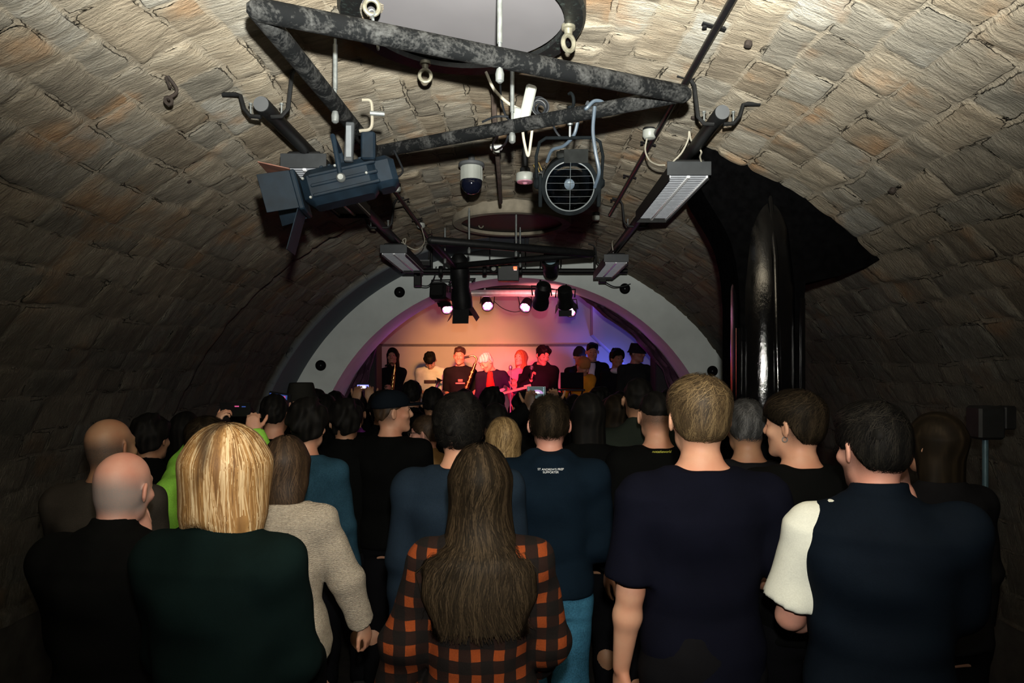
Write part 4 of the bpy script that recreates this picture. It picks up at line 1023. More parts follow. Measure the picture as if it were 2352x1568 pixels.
# blue-grey fresnel, pointing left
sp = thing('stage_spotlight', 'dusty dark blue stage spotlight with barn doors hanging from the triangle, pointing left', 'spotlight', tuple(at(785, 425, 2.50)))
set_rot(sp, lookR((-1, -.12, -.27)))
bd = MB().box((0, .0, 0), (.15, .27, .13), bev=.028).box((0, -.16, 0), (.13, .09, .115), bev=.03).box((0, .15, 0), (.155, .02, .145), bev=.006)
for k in range(6): bd.box((0, -.09 + k * .028, .066), (.10, .012, .008), bev=.003)
for k in range(3): bd.box((-.073, -.02, -.035 + k * .035), (.012, .24, .012), bev=.004)
bd.build('housing', NAVY, sp)
MB().lathe([(.001, .158), (.055, .158), (.058, .165)], (0, 0, 0), (0, 1, 0), 24).build('lens', mat('dark_glass', (.02, .025, .03), .08), sp)
for nm, c, sz, R in (('barn_door', (0, .205, .10), (.15, .11, .004), rotx(.45)), ('barn_door', (0, .20, -.125), (.135, .16, .004), rotx(-1.05)), ('barn_door', (-.10, .21, 0), (.004, .11, .135), rotz(.28)), ('barn_door', (.10, .21, 0), (.004, .11, .135), rotz(-.3))):
    MB().box(c, sz, R, bev=.001).build(nm, NAVY if c[2] <= 0 else mat('rusty_brown_leaf', (.16, .07, .05), .6, .1, .3, 20), sp)
yk = MB().tube([(-.09, -.01, 0), (-.09, -.02, .13), (-.085, -.02, .15), (.085, -.02, .15), (.09, -.02, .13), (.09, -.01, 0)], .009, 8); yk.build('yoke', NAVY, sp)
for s in (-1, 1): MB().lathe([(.016, 0), (.016, .012), (.010, .02)], (s * .085, -.01, 0), (s, 0, 0), 12).build('knob', STEEL, sp)
for k, (x, y, z) in enumerate(((-.08, .12, .03), (-.08, .11, -.04), (-.08, -.1, .0), (-.078, .0, .05))): MB().lathe([(.006, 0), (.004, .004)], (x, y, z), (-1, 0, 0), 8).build('rivet', STEEL, sp)
hk = thing('hook_clamp', 'steel hook clamp and black strap holding the blue spotlight on the frame tube', 'clamp', tuple(at(832, 262, 2.42)))
MB().tube(bez([(.0, 0, .05), (.03, 0, .045), (.035, 0, 0), (.03, 0, -.05), (-.01, 0, -.06)], 6), .006, 8).build('hook', mat('hook_steel', (.28, .26, .21), .4, .4), hk)
MB().box((-.045, 0, -.10), (.030, .02, .14), roty(.05), bev=.003).build('label_plate', mat('label_plate_black', (.03, .035, .04), .4), hk)
MB().box((-.045, -.012, -.10), (.018, .002, .11)).build('label', mat('label_grey', (.12, .135, .15), .5), hk)
MB().box((.02, .01, -.11), (.05, .03, .10), bev=.006).build('strap', NAVY, hk)
MB().lathe([(.008, 0), (.008, .05)], (.03, -.01, .0), (1, .2, 0), 10).build('wing_bolt', STEEL, hk)
# round lantern facing the camera
pr = thing('round_spotlight', 'round black stage lantern with glass lens facing the camera, hung from the frame', 'spotlight', tuple(at(1308, 424, 2.62)))
set_rot(pr, lookR((-.02, -1, -.42)))
hm_ = mat('lantern_black', (.0045, .006, .007), .8, 0, .3, 30, .2, .04)
MB().lathe([(.04, -.20), (.085, -.185), (.098, -.16), (.100, .0), (.108, .01), (.108, .05), (.094, .052), (.094, .03)], (0, 0, 0), (0, 1, 0), 48, caps=False).build('housing', hm_, pr)
MB().lathe([(.001, -.10), (.04, -.095), (.07, -.07), (.088, -.02), (.092, .02)], (0, 0, 0), (0, 1, 0), 40, caps=False).build('reflector', mat('lamp_reflector', (.24, .28, .33), .06, 1.0, .1, 8), pr)
MB().lathe([(.002, -.045), (.016, -.04), (.018, -.01), (.008, .0), (.001, .002)], (0, 0, 0), (0, 1, 0), 20).build('bulb', mat('bulb_glass', (.7, .72, .74), .1, .3), pr)
def glass(name, tint=(.75, .85, .95)):
    m, nt, b = _new(name); b.inputs['Base Color'].default_value = (*tint, 1); b.inputs['Transmission Weight'].default_value = 1.0; b.inputs['Roughness'].default_value = .0; b.inputs['IOR'].default_value = 1.45
    return m
MB().lathe([(.001, .052), (.03, .050), (.06, .044), (.085, .034), (.09, .030), (.09, .024), (.001, .028)], (0, 0, 0), (0, 1, 0), 40, caps=False).build('lens', glass('lantern_glass'), pr)
gr = MB()
for k in range(6):
    z = -.062 + k * .025; w = math.sqrt(.09 ** 2 - z * z); gr.tube([(-w, .040 + .01, z), (0, .058, z), (w, .05, z)], .0007, 6)
gr.tube([(0, .055, -.088), (0, .060, 0), (0, .055, .088)], .0014, 6); gr.torus((0, .05, 0), .091, .003, (0, 1, 0), 40, 6); gr.build('wire_guard', mat('guard_wire', (.05, .06, .065), .4, .2), pr)
MB().box((0, -.02, .108), (.10, .10, .02), bev=.006).box((-.02, .052, .11), (.09, .004, .05), bev=.001).box((0, -.12, .098), (.075, .13, .03), bev=.01).build('top_vent', mat('lantern_grey', (.009, .010, .010), .8, 0, .3, 30, 0, .05), pr)
for s in (-1, 1): MB().lathe([(.022, 0), (.022, .02), (.012, .03)], (s * .108, -.04, 0), (s, 0, 0), 16).box((s * .112, .005, -.02), (.014, .06, .12), bev=.004).build('side_bracket', hm_, pr)
MB().tube([(-.125, -.04, 0), (-.128, -.04, .10), (-.115, -.04, .152), (-.09, -.04, .168), (.09, -.04, .168), (.115, -.04, .152), (.128, -.04, .10), (.125, -.04, 0)], .0065, 8).build('yoke', hm_, pr)
MB().lathe([(.005, 0), (.005, .05), (.010, .05), (.010, .06), (.006, .062)], (0, -.04, .165), (0, 0, 1), 10).build('bolt', STEEL, pr)
MB().tube([(0, -.04, .21), (0, -.05, .28)], .010, 8).torus((0, -.055, .295), .030, .006, (1, .4, 0), 20, 6, -2.2, 2.0).build('hook', hm_, pr)
pl_ = MB().box((0, 0, 0), (.05, .04, .03), bev=.008)
t_ = thing('three_pin_plug', 'black round plug with three brass pins beside the round spotlight', 'plug', tuple(at(1240, 398, 2.78))); t_.rotation_euler = (.3, -.6, .4)
MB().lathe([(.030, -.03), (.032, 0), (.024, .012)], (0, 0, 0), (0, 0, 1), 20).build('body', BLACKM, t_)
for a in (0, 2.1, 4.2): MB().lathe([(.0035, .01), (.0035, .04), (.001, .042)], (.013 * math.cos(a), .013 * math.sin(a), 0), (0, 0, 1), 8).build('pin', mat('brass_pin', (.55, .4, .15), .3, 1.0), t_)

# ------------------------------------------------------------ stage lighting bar
zb = at(1200, 622, 6.7)[2]
bar = thing('lighting_bar', 'black horizontal lighting bar across the hall in front of the stage arch', 'lighting bar', (0, 6.7, zb))
MB().lathe([(.024, -1.12), (.024, 1.10)], (0, 0, 0), (1, 0, 0), 16).build('pipe', BLACKM, bar)
for x in (-.82, -.25, .10, .78): MB().tube([(x, 0, 0), (x, 0, vz(x) - zb)], .012 if abs(x) > .5 else .006, 8).build('drop_rod', BLACKM, bar)
for x in (-.95, -.73, -.3, .05, .33, .88): MB().lathe([(.045, -.02), (.05, -.01), (.05, .01), (.045, .02)], (x, 0, 0), (1, 0, 0), 16).build('clamp', BLACKM, bar)
def B(px, py, w, h, dp, d=6.7): p = at(px, py, d); s = d / F; return tuple(p), (w * s, dp, h * s)
def pxbox(px, py, w, h, dp, label, m=BLACKM, d=6.7, name='fixture_box', cat='box', group=None):
    c, sz = B(px, py, w, h, dp, d); return tag(MB().box(c, sz, bev=.006).build(name, m), label, cat, group)
pxbox(960, 642, 17, 30, .06, 'small black box speaker hanging under the left end of the lighting bar', d=6.75, name='small_speaker', cat='speaker', group='small speakers under the lighting bar')
pxbox(1384, 636, 17, 26, .06, 'small black box speaker hanging under the right end of the lighting bar', d=6.75, name='small_speaker', cat='speaker', group='small speakers under the lighting bar')
cable([at(966, 656, 6.75), at(985, 655, 6.75), at(998, 635, 6.7), at(1002, 612, 6.7)], .006, CABLEB, 'black lead drooping from the left small speaker to the bar')
cable([at(1390, 648, 6.75), at(1410, 658, 6.9), at(1432, 657, 7.2), at(1448, 652, 7.38)], .006, CABLEB, 'black lead from the right small speaker to the arch spotlight')
dm = thing('dimmer_box', 'black dimmer box with a glowing red display on the lighting bar', 'dimmer', tuple(at(1168, 628, 6.62)))
MB().box((0, 0, 0), (.205, .12, .155), bev=.006).build('case', mat('dimmer_case', (.016, .02, .022), .5), dm)
MB().box((.065, -.061, .045), (.034, .003, .026), bev=.001).build('display', emit('red_display', (1, .06, .02), 6), dm)
MB().box((.066, -.061, .026), (.028, .003, .008)).build('display', emit('pale_display', (1, .5, .45), 1.6), dm)
MB().box((-.085, -.061, .055), (.02, .003, .02)).build('sticker', mat('green_sticker', (.12, .14, .02), .5), dm)
for x in (-.06, .01): MB().lathe([(.02, 0), (.02, .03), (.014, .05)], (x, 0, .075), (0, 0, 1), 12).build('plug', BLACKM, dm)
cw = thing('clamp_with_cap', 'round clamp with a white cap on the middle of the lighting bar', 'clamp', tuple(at(1134, 617, 6.62)))
MB().torus((0, 0, 0), .032, .012, (0, 1, 0), 24, 8).build('ring', BLACKM, cw); MB().lathe([(.001, -.012), (.022, -.012), (.024, 0)], (0, 0, 0), (0, 1, 0), 20).build('cap', WHITEP, cw)
wb = thing('switch_unit', 'dark unit with pale strip on the left end of the lighting bar', 'box', tuple(at(976, 603, 6.6)))
MB().box((0, 0, -.01), (.12, .08, .06), bev=.008).build('case', BLACKM, wb); MB().box((0, -.041, .015), (.10, .004, .012)).build('strip', GREYP, wb)
# dark lanterns on the bar (backs towards us)
def lantern(px, py, d, r, ln, direction, label, doors=True, lens=None, group='lanterns on the lighting bar', nm='stage_lantern', box=False):
    t = thing(nm, label, 'spotlight', tuple(at(px, py, d)), 0, group); set_rot(t, lookR(direction))
    if box: MB().box((0, 0, 0), (r * 2, ln, r * 1.9), bev=r * .25).box((0, -ln * .55, 0), (r * 1.5, ln * .2, r * 1.4), bev=r * .2).build('housing', BLACKM, t)
    else: MB().lathe([(r * .45, -ln * .55), (r * .85, -ln * .45), (r * .95, -ln * .1), (r * .8, ln * .1), (r, ln * .3), (r, ln * .5), (r * .9, ln * .5)], (0, 0, 0), (0, 1, 0), 24).build('housing', BLACKM, t)
    MB().tube([(-r * 1.15, 0, 0), (-r * 1.15, 0, r * 1.5), (r * 1.15, 0, r * 1.5), (r * 1.15, 0, 0)], .008, 8).build('yoke', BLACKM, t)
    MB().tube([(0, 0, r * 1.5), (0, 0, r * 1.5 + .08)], .01, 8).build('hook', BLACKM, t)
    if doors:
        for c, sz, R in (((0, ln * .62, r * 1.1), (r * 1.6, ln * .3, .004), rotx(.5)), ((0, ln * .62, -r * 1.1), (r * 1.6, ln * .3, .004), rotx(-.5)), ((r * 1.1, ln * .62, 0), (.004, ln * .3, r * 1.5), rotz(-.5)), ((-r * 1.1, ln * .62, 0), (.004, ln * .3, r * 1.5), rotz(.5))):
            MB().box(c, sz, R).build('barn_door', BLACKM, t)
    if lens: MB().lathe([(.001, ln * .52), (r * .6, ln * .51), (r * .85, ln * .48)], (0, 0, 0), (0, 1, 0), 24).build('lens', lens, t)
    return t
lantern(1012, 672, 6.75, .085, .20, (.2, .95, -.12), 'square backed black lantern under the left of the bar, aimed at the stage', True, None, box=True)
lantern(1058, 648, 6.65, .10, .50, (.05, .35, -1), 'tall dark profile spotlight hanging down from the bar with open barn doors', True)
lantern(1265, 612, 6.55, .085, .24, (-.05, -.75, .35), 'lantern on the bar tilted up with a pale blue glass lens', False, mat('pale_blue_lens', (.25, .38, .45), .1))
lantern(1245, 678, 6.9, .085, .30, (-.1, .8, -.6), 'round dark lantern hanging right of the bar centre, aimed at the stage', False)
lantern(1298, 682, 7.0, .085, .22, (.1, .7, -.75), 'dark lantern with open barn doors at the right of the bar', True)
pxbox(1266, 580, 34, 22, .08, 'dark blue colour frame standing above the pale lensed lantern', NAVY, 6.5, 'colour_frame', 'colour frame')
# glowing LED pars behind the arch
HOT = emit('led_pink_white', (1.0, .62, .80), 14)
PARS = [(1026, 706, (.35, -.8, -.62), 'first from the left'), (1119, 699, (.22, -.8, -.62), 'left of the pair under the rolled screen'), (1208, 702, (-.3, -.8, -.66), 'right of the pair under the rolled screen'), (1311, 712, (-.25, -.8, -.66), 'rightmost, half behind a barn door')]
rl = at(1170, 664, 8.75); rail = thing('light_rail', 'thin black rail over the stage carrying the glowing lights', 'rail', tuple(rl)); MB().lathe([(.018, -1.0), (.018, 1.0)], (0, 0, 0), (1, 0, 0), 12).build('pipe', BLACKM, rail)
for x in (-.9, 0, .9): MB().tube([(x, 0, 0), (x, 0, 3.30 - rl[2])], .01, 8).build('drop_rod', BLACKM, rail)
for px, py, dr, lab in PARS:
    t = thing('led_light', 'small black LED stage light glowing pink white, ' + lab, 'stage light', tuple(at(px, py, 8.7)), 0, 'glowing LED stage lights'); set_rot(t, lookR(dr))
    MB().lathe([(.05, -.11), (.068, -.09), (.074, 0), (.078, .03), (.078, .05), (.068, .05), (.066, .035)], (0, 0, 0), (0, 1, 0), 28, caps=False).lathe([(.001, -.11), (.05, -.11)], (0, 0, 0), (0, 1, 0), 28, caps=False).build('housing', BLACKM, t)
    MB().lathe([(.001, .032), (.067, .032), (.067, .028), (.001, .028)], (0, 0, 0), (0, 1, 0), 28).build('lens_plate', emit('led_magenta', (1, .12, .42), 2.2), t)
    for k in range(7):
        a = 2 * PI * k / 6; rr = .042 if k < 6 else 0
        MB().lathe([(.001, .044), (.014, .042), (.0185, .034)], (rr * math.cos(a), 0, rr * math.sin(a)), (0, 1, 0), 14).build('led_lens', HOT, t)
    MB().tube([(-.088, -.02, 0), (-.088, -.03, .14), (.088, -.03, .14), (.088, -.02, 0)], .007, 8).build('yoke', BLACKM, t)
    R_ = lookR(dr); top_ = np.array(at(px, py, 8.7)) + R_ @ np.array([0, -.03, .14]); hk2 = R_.T @ (np.array([top_[0], 8.75, rl[2]]) - at(px, py, 8.7)); MB().tube([(0, -.03, .14), tuple(hk2)], .009, 8).build('hook', BLACKM, t)
cable([at(1135, 692, 8.7), at(1155, 708, 8.7), at(1180, 716, 8.7), at(1200, 713, 8.7)], .005, CABLEB, 'thin black lead drooping between the two middle glowing lights')
# round fittings in the arch ring
for px, py, lab in ((918, 671, 'black round recessed spotlight in the upper left of the arch ring'), (737, 839, 'black round recessed spotlight low on the left of the arch ring'), (1435, 663, 'black round recessed spotlight in the upper right of the arch ring, cable beside it'), (1636, 852, 'black round recessed spotlight low on the right of the arch ring')):
    p = at(px, py, YR); t = thing('recessed_spotlight', lab, 'spotlight', tuple(p), 0, 'round black spotlights in the arch ring')
    MB().lathe([(.058, 0), (.058, -.010), (.048, -.016), (.042, -.008), (.040, -.002)], (0, 0, 0), (0, 1, 0), 32, caps=False).build('bezel', mat('black_chrome', (.02, .02, .02), .12, .6), t)
    MB().lathe([(.001, -.003), (.041, -.004)], (0, 0, 0), (0, 1, 0), 28, caps=False).build('glass', mat('black_glass', (.005, .005, .006), .08), t)
    MB().lathe([(.006, -.012), (.008, -.004)], (0, 0, 0), (0, 1, 0), 12).build('centre_stud', STEEL, t)
def speaker(px0, px1, py0, d, label):
    a, b = at(px0, py0, d), at(px1, py0, d); w = b[0] - a[0]; h = a[2] - .45
    t = thing('loudspeaker', label, 'loudspeaker', ((a[0] + b[0]) / 2, d, .45), 0, 'black loudspeakers at the stage sides')
    MB().box((0, 0, h / 2), (w, .35, h), bev=.012).build('cabinet', mat('speaker_black', (.008, .008, .008), .8), t)
    MB().box((0, -.178, h / 2), (w * .9, .008, h * .94), bev=.003).build('grille', mat('speaker_grille', (.012, .012, .012), .7, .2), t)
    return t
speaker(812, 871, 790, 8.75, 'tall black loudspeaker stack at the left side of the stage')
speaker(1499, 1548, 800, 8.75, 'tall black loudspeaker stack at the right side of the stage')
ws = thing('speaker_stand', 'thin blue grey stand with a small dark head by the right wall', 'stand', (at(2263, 1000, 2.9)[0], 2.9, 0))
MB().lathe([(.012, .03), (.012, 1.60)], (0, 0, 0), (0, 0, 1), 12).build('pole', mat('stand_blue_grey', (.05, .09, .11), .4, .3), ws)
for k in range(3):
    a = k * 2.1 + .3; MB().tube([(0, 0, .35), (.28 * math.cos(a), .28 * math.sin(a), .012)], .010, 8).build('leg', BLACKM, ws)
MB().box((0, 0, 1.67), (.11, .1, .14), bev=.01).box((.09, 0, 1.69), (.05, .06, .10), bev=.006).build('head', BLACKM, ws)
# ------------------------------------------------------------ the cast
def place(px, top, d, z0=0.): p = at(px, top, d); return (p[0], p[1]), p[2] - z0
BL = cloth('cloth_black', (.0024, .0026, .0026)); BK2 = cloth('cloth_soft_black', (.006, .006, .007)); DG = cloth('cloth_dark_green', (.0020, .0056, .0054))
TR = cloth('trouser_dark', (.004, .004, .005)); STONE = cloth('cloth_umber', (.03, .026, .022)); DEN = cloth('cloth_denim', (.016, .045, .070), .85, .35, 200); JEAN = cloth('cloth_jean', (.030, .11, .18), .85, .45, 160)
TEAL = cloth('cloth_slate_navy', (.009, .016, .026)); LIME = cloth('cloth_lime', (.22, .50, .06)); TAN = cloth('cloth_tan', (.20, .115, .045)); NVT = cloth('cloth_navy_tee', (.0026, .0030, .0070)); WHT = cloth('cloth_white', (.60, .62, .56), .85, .08, 220)
MINK = cloth('cloth_navy_hoodie', (.0035, .0085, .0155)); OLV = cloth('cloth_olive', (.014, .018, .014))
def knit():
    m, nt, b = _new('cream_knit'); v = coords(nt); w = N(nt, 'ShaderNodeTexWave', Scale=75.0, Distortion=6.0, Detail=3); w.bands_direction = 'Z'; nt.links.new(v, w.inputs['Vector'])
    n = N(nt, 'ShaderNodeTexNoise', Scale=120.0, Detail=3); nt.links.new(v, n.inputs['Vector']); s = math_(nt, 'MULTIPLY_ADD', w.outputs['Fac'], .4, math_(nt, 'MULTIPLY', n.outputs['Fac'], .8))
    nt.links.new(ramp(nt, s, [(.3, (.20, .165, .125)), (.7, (.46, .40, .32))]), b.inputs['Base Color']); b.inputs['Roughness'].default_value = .95; bump(nt, b, s, .8, .006); return m
def plaid():
    m, nt, b = _new('orange_plaid'); v = coords(nt); sp = N(nt, 'ShaderNodeSeparateXYZ')
    n = N(nt, 'ShaderNodeTexNoise', Scale=9.0, Detail=2); nt.links.new(v, n.inputs['Vector']); vm = N(nt, 'ShaderNodeVectorMath', operation='MULTIPLY_ADD'); nt.links.new(n.outputs['Color'], vm.inputs[0]); vm.inputs[1].default_value = (.022, .022, .022); nt.links.new(v, vm.inputs[2]); nt.links.new(vm.outputs[0], sp.inputs[0])
    def band(o, per, w, ph): f = math_(nt, 'FRACT', math_(nt, 'MULTIPLY_ADD', o, 1 / per, ph)); return math_(nt, 'MULTIPLY', math_(nt, 'SUBTRACT', w, f, clamp=False), 40, clamp=True)
    a = band(sp.outputs['X'], .066, .46, .2); c = band(sp.outputs['Z'], .072, .46, .1)
    col = mixc(nt, math_(nt, 'MULTIPLY', a, c), (.004, .003, .0028), (.20, .038, .007))
    col = mixc(nt, math_(nt, 'MULTIPLY', math_(nt, 'ADD', a, c, clamp=True), .10), col, (.09, .02, .006))
    fn = N(nt, 'ShaderNodeTexNoise', Scale=200.0); nt.links.new(v, fn.inputs['Vector']); col = mixc(nt, math_(nt, 'MULTIPLY', fn.outputs['Fac'], .45), col, (.012, .01, .009))
    nt.links.new(col, b.inputs['Base Color']); b.inputs['Roughness'].default_value = .95; b.inputs['Specular IOR Level'].default_value = .1; bump(nt, b, fn.outputs['Fac'], .4, .003); return m
KNIT = knit(); PLAID = plaid()
PEOPLE = {}
def T(m, **k): d = dict(kind='t', mat=m); d.update(k); return d
BT = dict(mat=TR)
def cap_hat(m, fwd=True):
    def f(root, hf):
        s = Sd(); s.ell((0, -.012, .045), (.094, .114, .084), .01, fr=hf); s.hairline([-.2, .2], [.020, .032], hf); sd_obj('cap', s, .006, m, root)
        b = Sd(); b.ell((0, .115, .036), (.070, .075, .010), .01, fr=hf); sd_obj('cap_peak', b, .005, m, root)
    return f
def bucket_hat(m):
    def f(root, hf):
        s = Sd(); s.loft([(.02, 0, -.01, .098, .115), (.09, 0, -.01, .085, .10), (.125, 0, -.01, .076, .09)], .02, fr=hf, pw=2.1); s.cone(app(hf, (0, -.01, -.005)), app(hf, (0, -.01, .035)), .135, .095, .02); sd_obj('bucket_hat', s, .007, m, root)
    return f
def beanie(m, tall=.0):
    def f(root, hf):
        s = Sd(); s.ell((0, -.014, .04 + tall * .5), (.092, .110, .095 + tall), .02, fr=hf); s.hairline([-.2, -.03, .03, .2], [-.03, -.01, .02, .035], hf); s.cone(app(hf, (0, -.012, .01)), app(hf, (0, -.010, .052)), .098, .098, .02); s.wob(.003, 60, 2); sd_obj('beanie', s, .007, m, root)
    return f
W = lambda px, py, d: {'world': at(px, py, d)}
# --- foreground
p, H = place(262, 1037, 2.10)
a = person('elderly bald person in a dark coat at the left, hand raised to the chin', p, 0, H, near=0, head=(-.16, .12, .05), skin='pink', hair=('bald', 'grey'), top=T(BL, o=.03, collar=True, name='coat', neck=1.50), bottom=BT, wide=1.02,
           arms={'R': dict(world=at(332, 1236, 2.18), pole=(.4, .1, -1), dir=(-.35, .1, 1), n=(-1, .3, .1), curl=1.25, thumb=.2), 'L': dict(w=(-.10, .28, 1.05))})
p, H = place(507, 984, 1.80)
b = person('woman with a chin length blonde bob in a dark green coat, seen from behind', p, -.12, H, 'f', near=0, head=(-.12, .02, .03), skin='fair', hair=('bob', 'blonde'), top=T(DG, o=.032, collar=True, name='coat', neck=1.49, bag=.010), bottom=BT, wide=1.03,
           arms={'R': dict(w=(.12, .26, 1.02)), 'L': dict(w=(-.12, .26, 1.02))})
p, H = place(652, 1004, 2.70)
c = person('woman in a cream knitted cardigan behind the blonde bob, thin strap across her back', p, -.05, H, 'f', near=0, head=(.15, .1, 0), hair=('long', 'brown', .20, .85), top=T(KNIT, o=.024, hem=.82, name='cardigan', neck=1.475, fold=.005, bag=.008), bottom=BT, wide=1.06,
           arms={'R': dict(w=(.33, .12, .86), pole=(.8, -1, 0), curl=.6), 'L': dict(w=(-.2, .2, 1.0))}, straps=[([(-.10, -.02, 1.46), (-.07, -.10, 1.40), (-.0, -.150, 1.26), (.10, -.152, 1.10), (.16, -.10, 1.0)], .007, CABLEB)])
p, H = place(470, 962, 3.08)
d_ = person('person in a lime green jacket holding a phone up with both hands', p, .05, H, 'f', near=0, hair=('moptop', 'dark'), top=T(LIME, o=.028, name='jacket', bag=.012, cuff=.02), bottom=BT,
            arms={'L': dict(world=at(492, 984, 3.40), pole=(-.8, .1, -1), dir=(.42, .12, 1), n=(.9, .7, .1), curl=.95, thumb=1.0), 'R': dict(world=at(580, 994, 3.40), pole=(.7, .1, -1), dir=(-.03, .18, 1), n=(-.2, 1, 0), curl=1.15, thumb=.5)})
MB().tube([tuple(d_['J']['L']['W'] - d_['J']['L']['dir'] * 0 + (d_['J']['L']['E'] - d_['J']['L']['W']) * t) for t in (.08, .17)], .036, 16).build('watch_strap', CABLEB, d_['root'])
p, H = place(243, 960, 2.76)
e_ = person('older person with thinning grey hair and a brown coat ahead of the bald head', p, 0, H, near=1, head=(-.3, 0, 0), skin='tan', hair=('bald', 'dgrey'), top=T(STONE, o=.022, name='coat'), bottom=BT, wide=1.0, arms={'R': dict(w=(.14, .25, 1.0)), 'L': dict(w=(-.14, .25, 1.0))})
p, H = place(704, 926, 3.45)
f_ = person('person with dark curly hair in a blue denim jacket at the left', p, -.1, H, 'f', near=1, hair=('curly', 'black'), top=T(DEN, o=.022, name='denim_jacket'), bottom=BT)
p, H = place(628, 905, 4.05)
f2 = person('person in black raising a phone with a bright screen at the left of the crowd', p, 0, H, 'm', near=1, hair=('short', 'black'), top=T(BL, o=.02, name='jacket'), bottom=BT,
            arms={'R': dict(world=at(672, 975, 4.2), pole=(1, 0, -1), dir=(-.12, .1, 1), n=(-.1, 1, .2), curl=.55, thumb=1.0), 'L': dict(world=at(605, 985, 4.2), pole=(-1, 0, -1), dir=(.35, .1, 1), n=(.8, .6, 0), curl=.7, thumb=1.0)})
p, H = place(896, 898, 4.0)
g = person('person in a dark navy cap turning right to talk to the one in glasses', p, -.2, H, near=0, head=(-1.02, -.05, .0), skin='fair', hair=('short', 'brown'), top=T(BL, o=.028, name='jacket'), bottom=BT, hat=cap_hat(cloth('cap_navy', (.004, .006, .009))), face=True)
p, H = place(984, 955, 4.36)
h = person('person with glasses and a tan jacket facing left towards the cap', p, .35, H, near=0, head=(1.05, .05, 0), skin='pink', hair=('short', 'brown'), top=T(TAN, o=.02, name='jacket', collar=True), bottom=BT, face=True)
gl = MB()
for sg in (-1, 1): gl.torus(app(h['hf'], (sg * .033, .104, .006)), .022, .0022, tuple(h['hf'][0] @ np.array([0, 1, 0])), 20, 6).tube([app(h['hf'], (sg * .055, .10, .010)), app(h['hf'], (sg * .080, .04, .010)), app(h['hf'], (sg * .084, -.015, .004))], .0024, 6)
gl.tube([app(h['hf'], (-.011, .108, .01)), app(h['hf'], (.011, .108, .01))], .002, 6).build('glasses', mat('glasses_frame', (.05, .045, .04), .25, .4), h['root'])
p, H = place(1053, 918, 2.74)
i_p = person('person with thick black curls in a slate blue sweater, seen from behind', p, -.05, H, near=0, head=(.1, .05, 0), hair=('curly', 'black'), top=T(TEAL, o=.026, name='sweater', neck=1.485), bottom=BT, wide=1.05)
p, H = place(1103, 1024, 2.02)
j = person('woman with very long dark brown hair in an orange and black checked shirt', p, .04, H, 'f', near=0, head=(0, .02, 0), hair=('long', 'dbrown', .42, 1.22), top=T(PLAID, o=.022, hem=.80, flare=.035, name='checked_shirt', bag=.016, fold=.006), bottom=BT, wide=1.02,
           arms={'R': dict(w=(.20, .22, .98)), 'L': dict(w=(-.30, .08, .86))})
p, H = place(1158, 960, 3.70)
k_ = person('woman with straight dark blonde hair behind the long haired woman in checks', p, .2, H, 'f', near=0, head=(.35, 0, 0), hair=('long', 'dblonde', .34, .8), top=T(BL, o=.02), bottom=BT)
p, H = place(1262, 910, 3.02)
l_ = person('person in a dark navy hoodie with white lettering on the back and blue jeans', p, 0, H, near=0, head=(0, .0, 0), skin='pink', hair=('short', 'dark', 0, 1.6), top=T(MINK, o=.026, hood=True, hem=.90, name='hoodie', bag=.01), bottom=dict(mat=JEAN, fine=True), wide=1.04,
            arms={'R': dict(w=(.17, .24, 1.02)), 'L': dict(w=(-.17, .24, 1.02))})
back_text("ST ANDREW'S PREP\nSUPPORTER", .0125, 1.448, l_, back_surface(l_, l_, 'hoodie'), mat('print_white', (.75, .78, .8), .7), 'lettering', .0)
p, H = place(1352, 903, 3.72)
l2 = person('person with dark hair, one ear and small earring showing right of the hoodie', p, .1, H, 'f', near=1, head=(.1, 0, 0), skin='tan', hair=('pony', 'black', .25), top=T(BL), bottom=BT)
p, H = place(1415, 905, 4.5)
l3 = person('person with long loose dark brown hair in the middle of the crowd', p, 0, H, 'f', near=1, hair=('long', 'dark', .42, 1.0), top=T(BL), bottom=BT)
p, H = place(1510, 898, 3.40)
m_p = person('person with cropped black hair and yellow script below the jacket collar', p, 0, H, near=0, head=(.12, .08, 0), skin='fair', hair=('fade', 'black', 0, 1.6), top=T(BL, o=.022, collar=False, neck=1.475, name='jacket'), bottom=BT)
back_text("notatheworld", .0165, 1.462, m_p, back_surface(m_p, m_p, 'jacket'), mat('print_yellow', (.42, .42, .05), .7), 'script_lettering', .0, .5)
p, H = place(1610, 868, 2.20)
n_p = person('tall person with tousled fair brown hair and bare neck in a navy T shirt', p, .02, H, near=0, head=(.06, -.02, 0), hair=('moptop', 'fair', 0, 1.0), top=T(NVT, o=.016, sleeve='short', sl=.86, bag=.012, hem=.80, neck=1.478, name='t_shirt'), bottom=BT, wide=1.06,
             arms={'L': dict(w=(-.235, .04, .86), pole=(-.2, -1, 0), curl=.5), 'R': dict(world=at(1752, 1335, 2.42), pole=(.5, -1, -1), dir=(-.5, .8, .2), n=(0, -.3, -1), curl=.8)})
p, H = place(1718, 918, 3.04)
o_p = person('older person with short grey hair in a black T shirt right of the tall one', p, 0, H, near=0, head=(0, .08, 0), skin='tan', hair=('short', 'dgrey', 0, .7), top=T(BK2, o=.016, neck=1.478, sleeve='short', name='t_shirt'), bottom=BT)
p, H = place(1838, 902, 2.60)
p_p = person('person with thick dark brown hair and a hoop earring beside the black pillar', p, .15, H, near=0, head=(.62, .02, 0), skin='fair', hair=('moptop', 'dark', 0, 1.0), top=T(BL, o=.022, neck=1.478, name='jumper'), bottom=BT)
MB().torus(app(p_p['hf'], (-.084, -.006, -.048)), .009, .0016, (.3, 1, 0), 16, 6).build('earring', STEEL, p_p['root'])
p, H = place(2018, 932, 1.98)
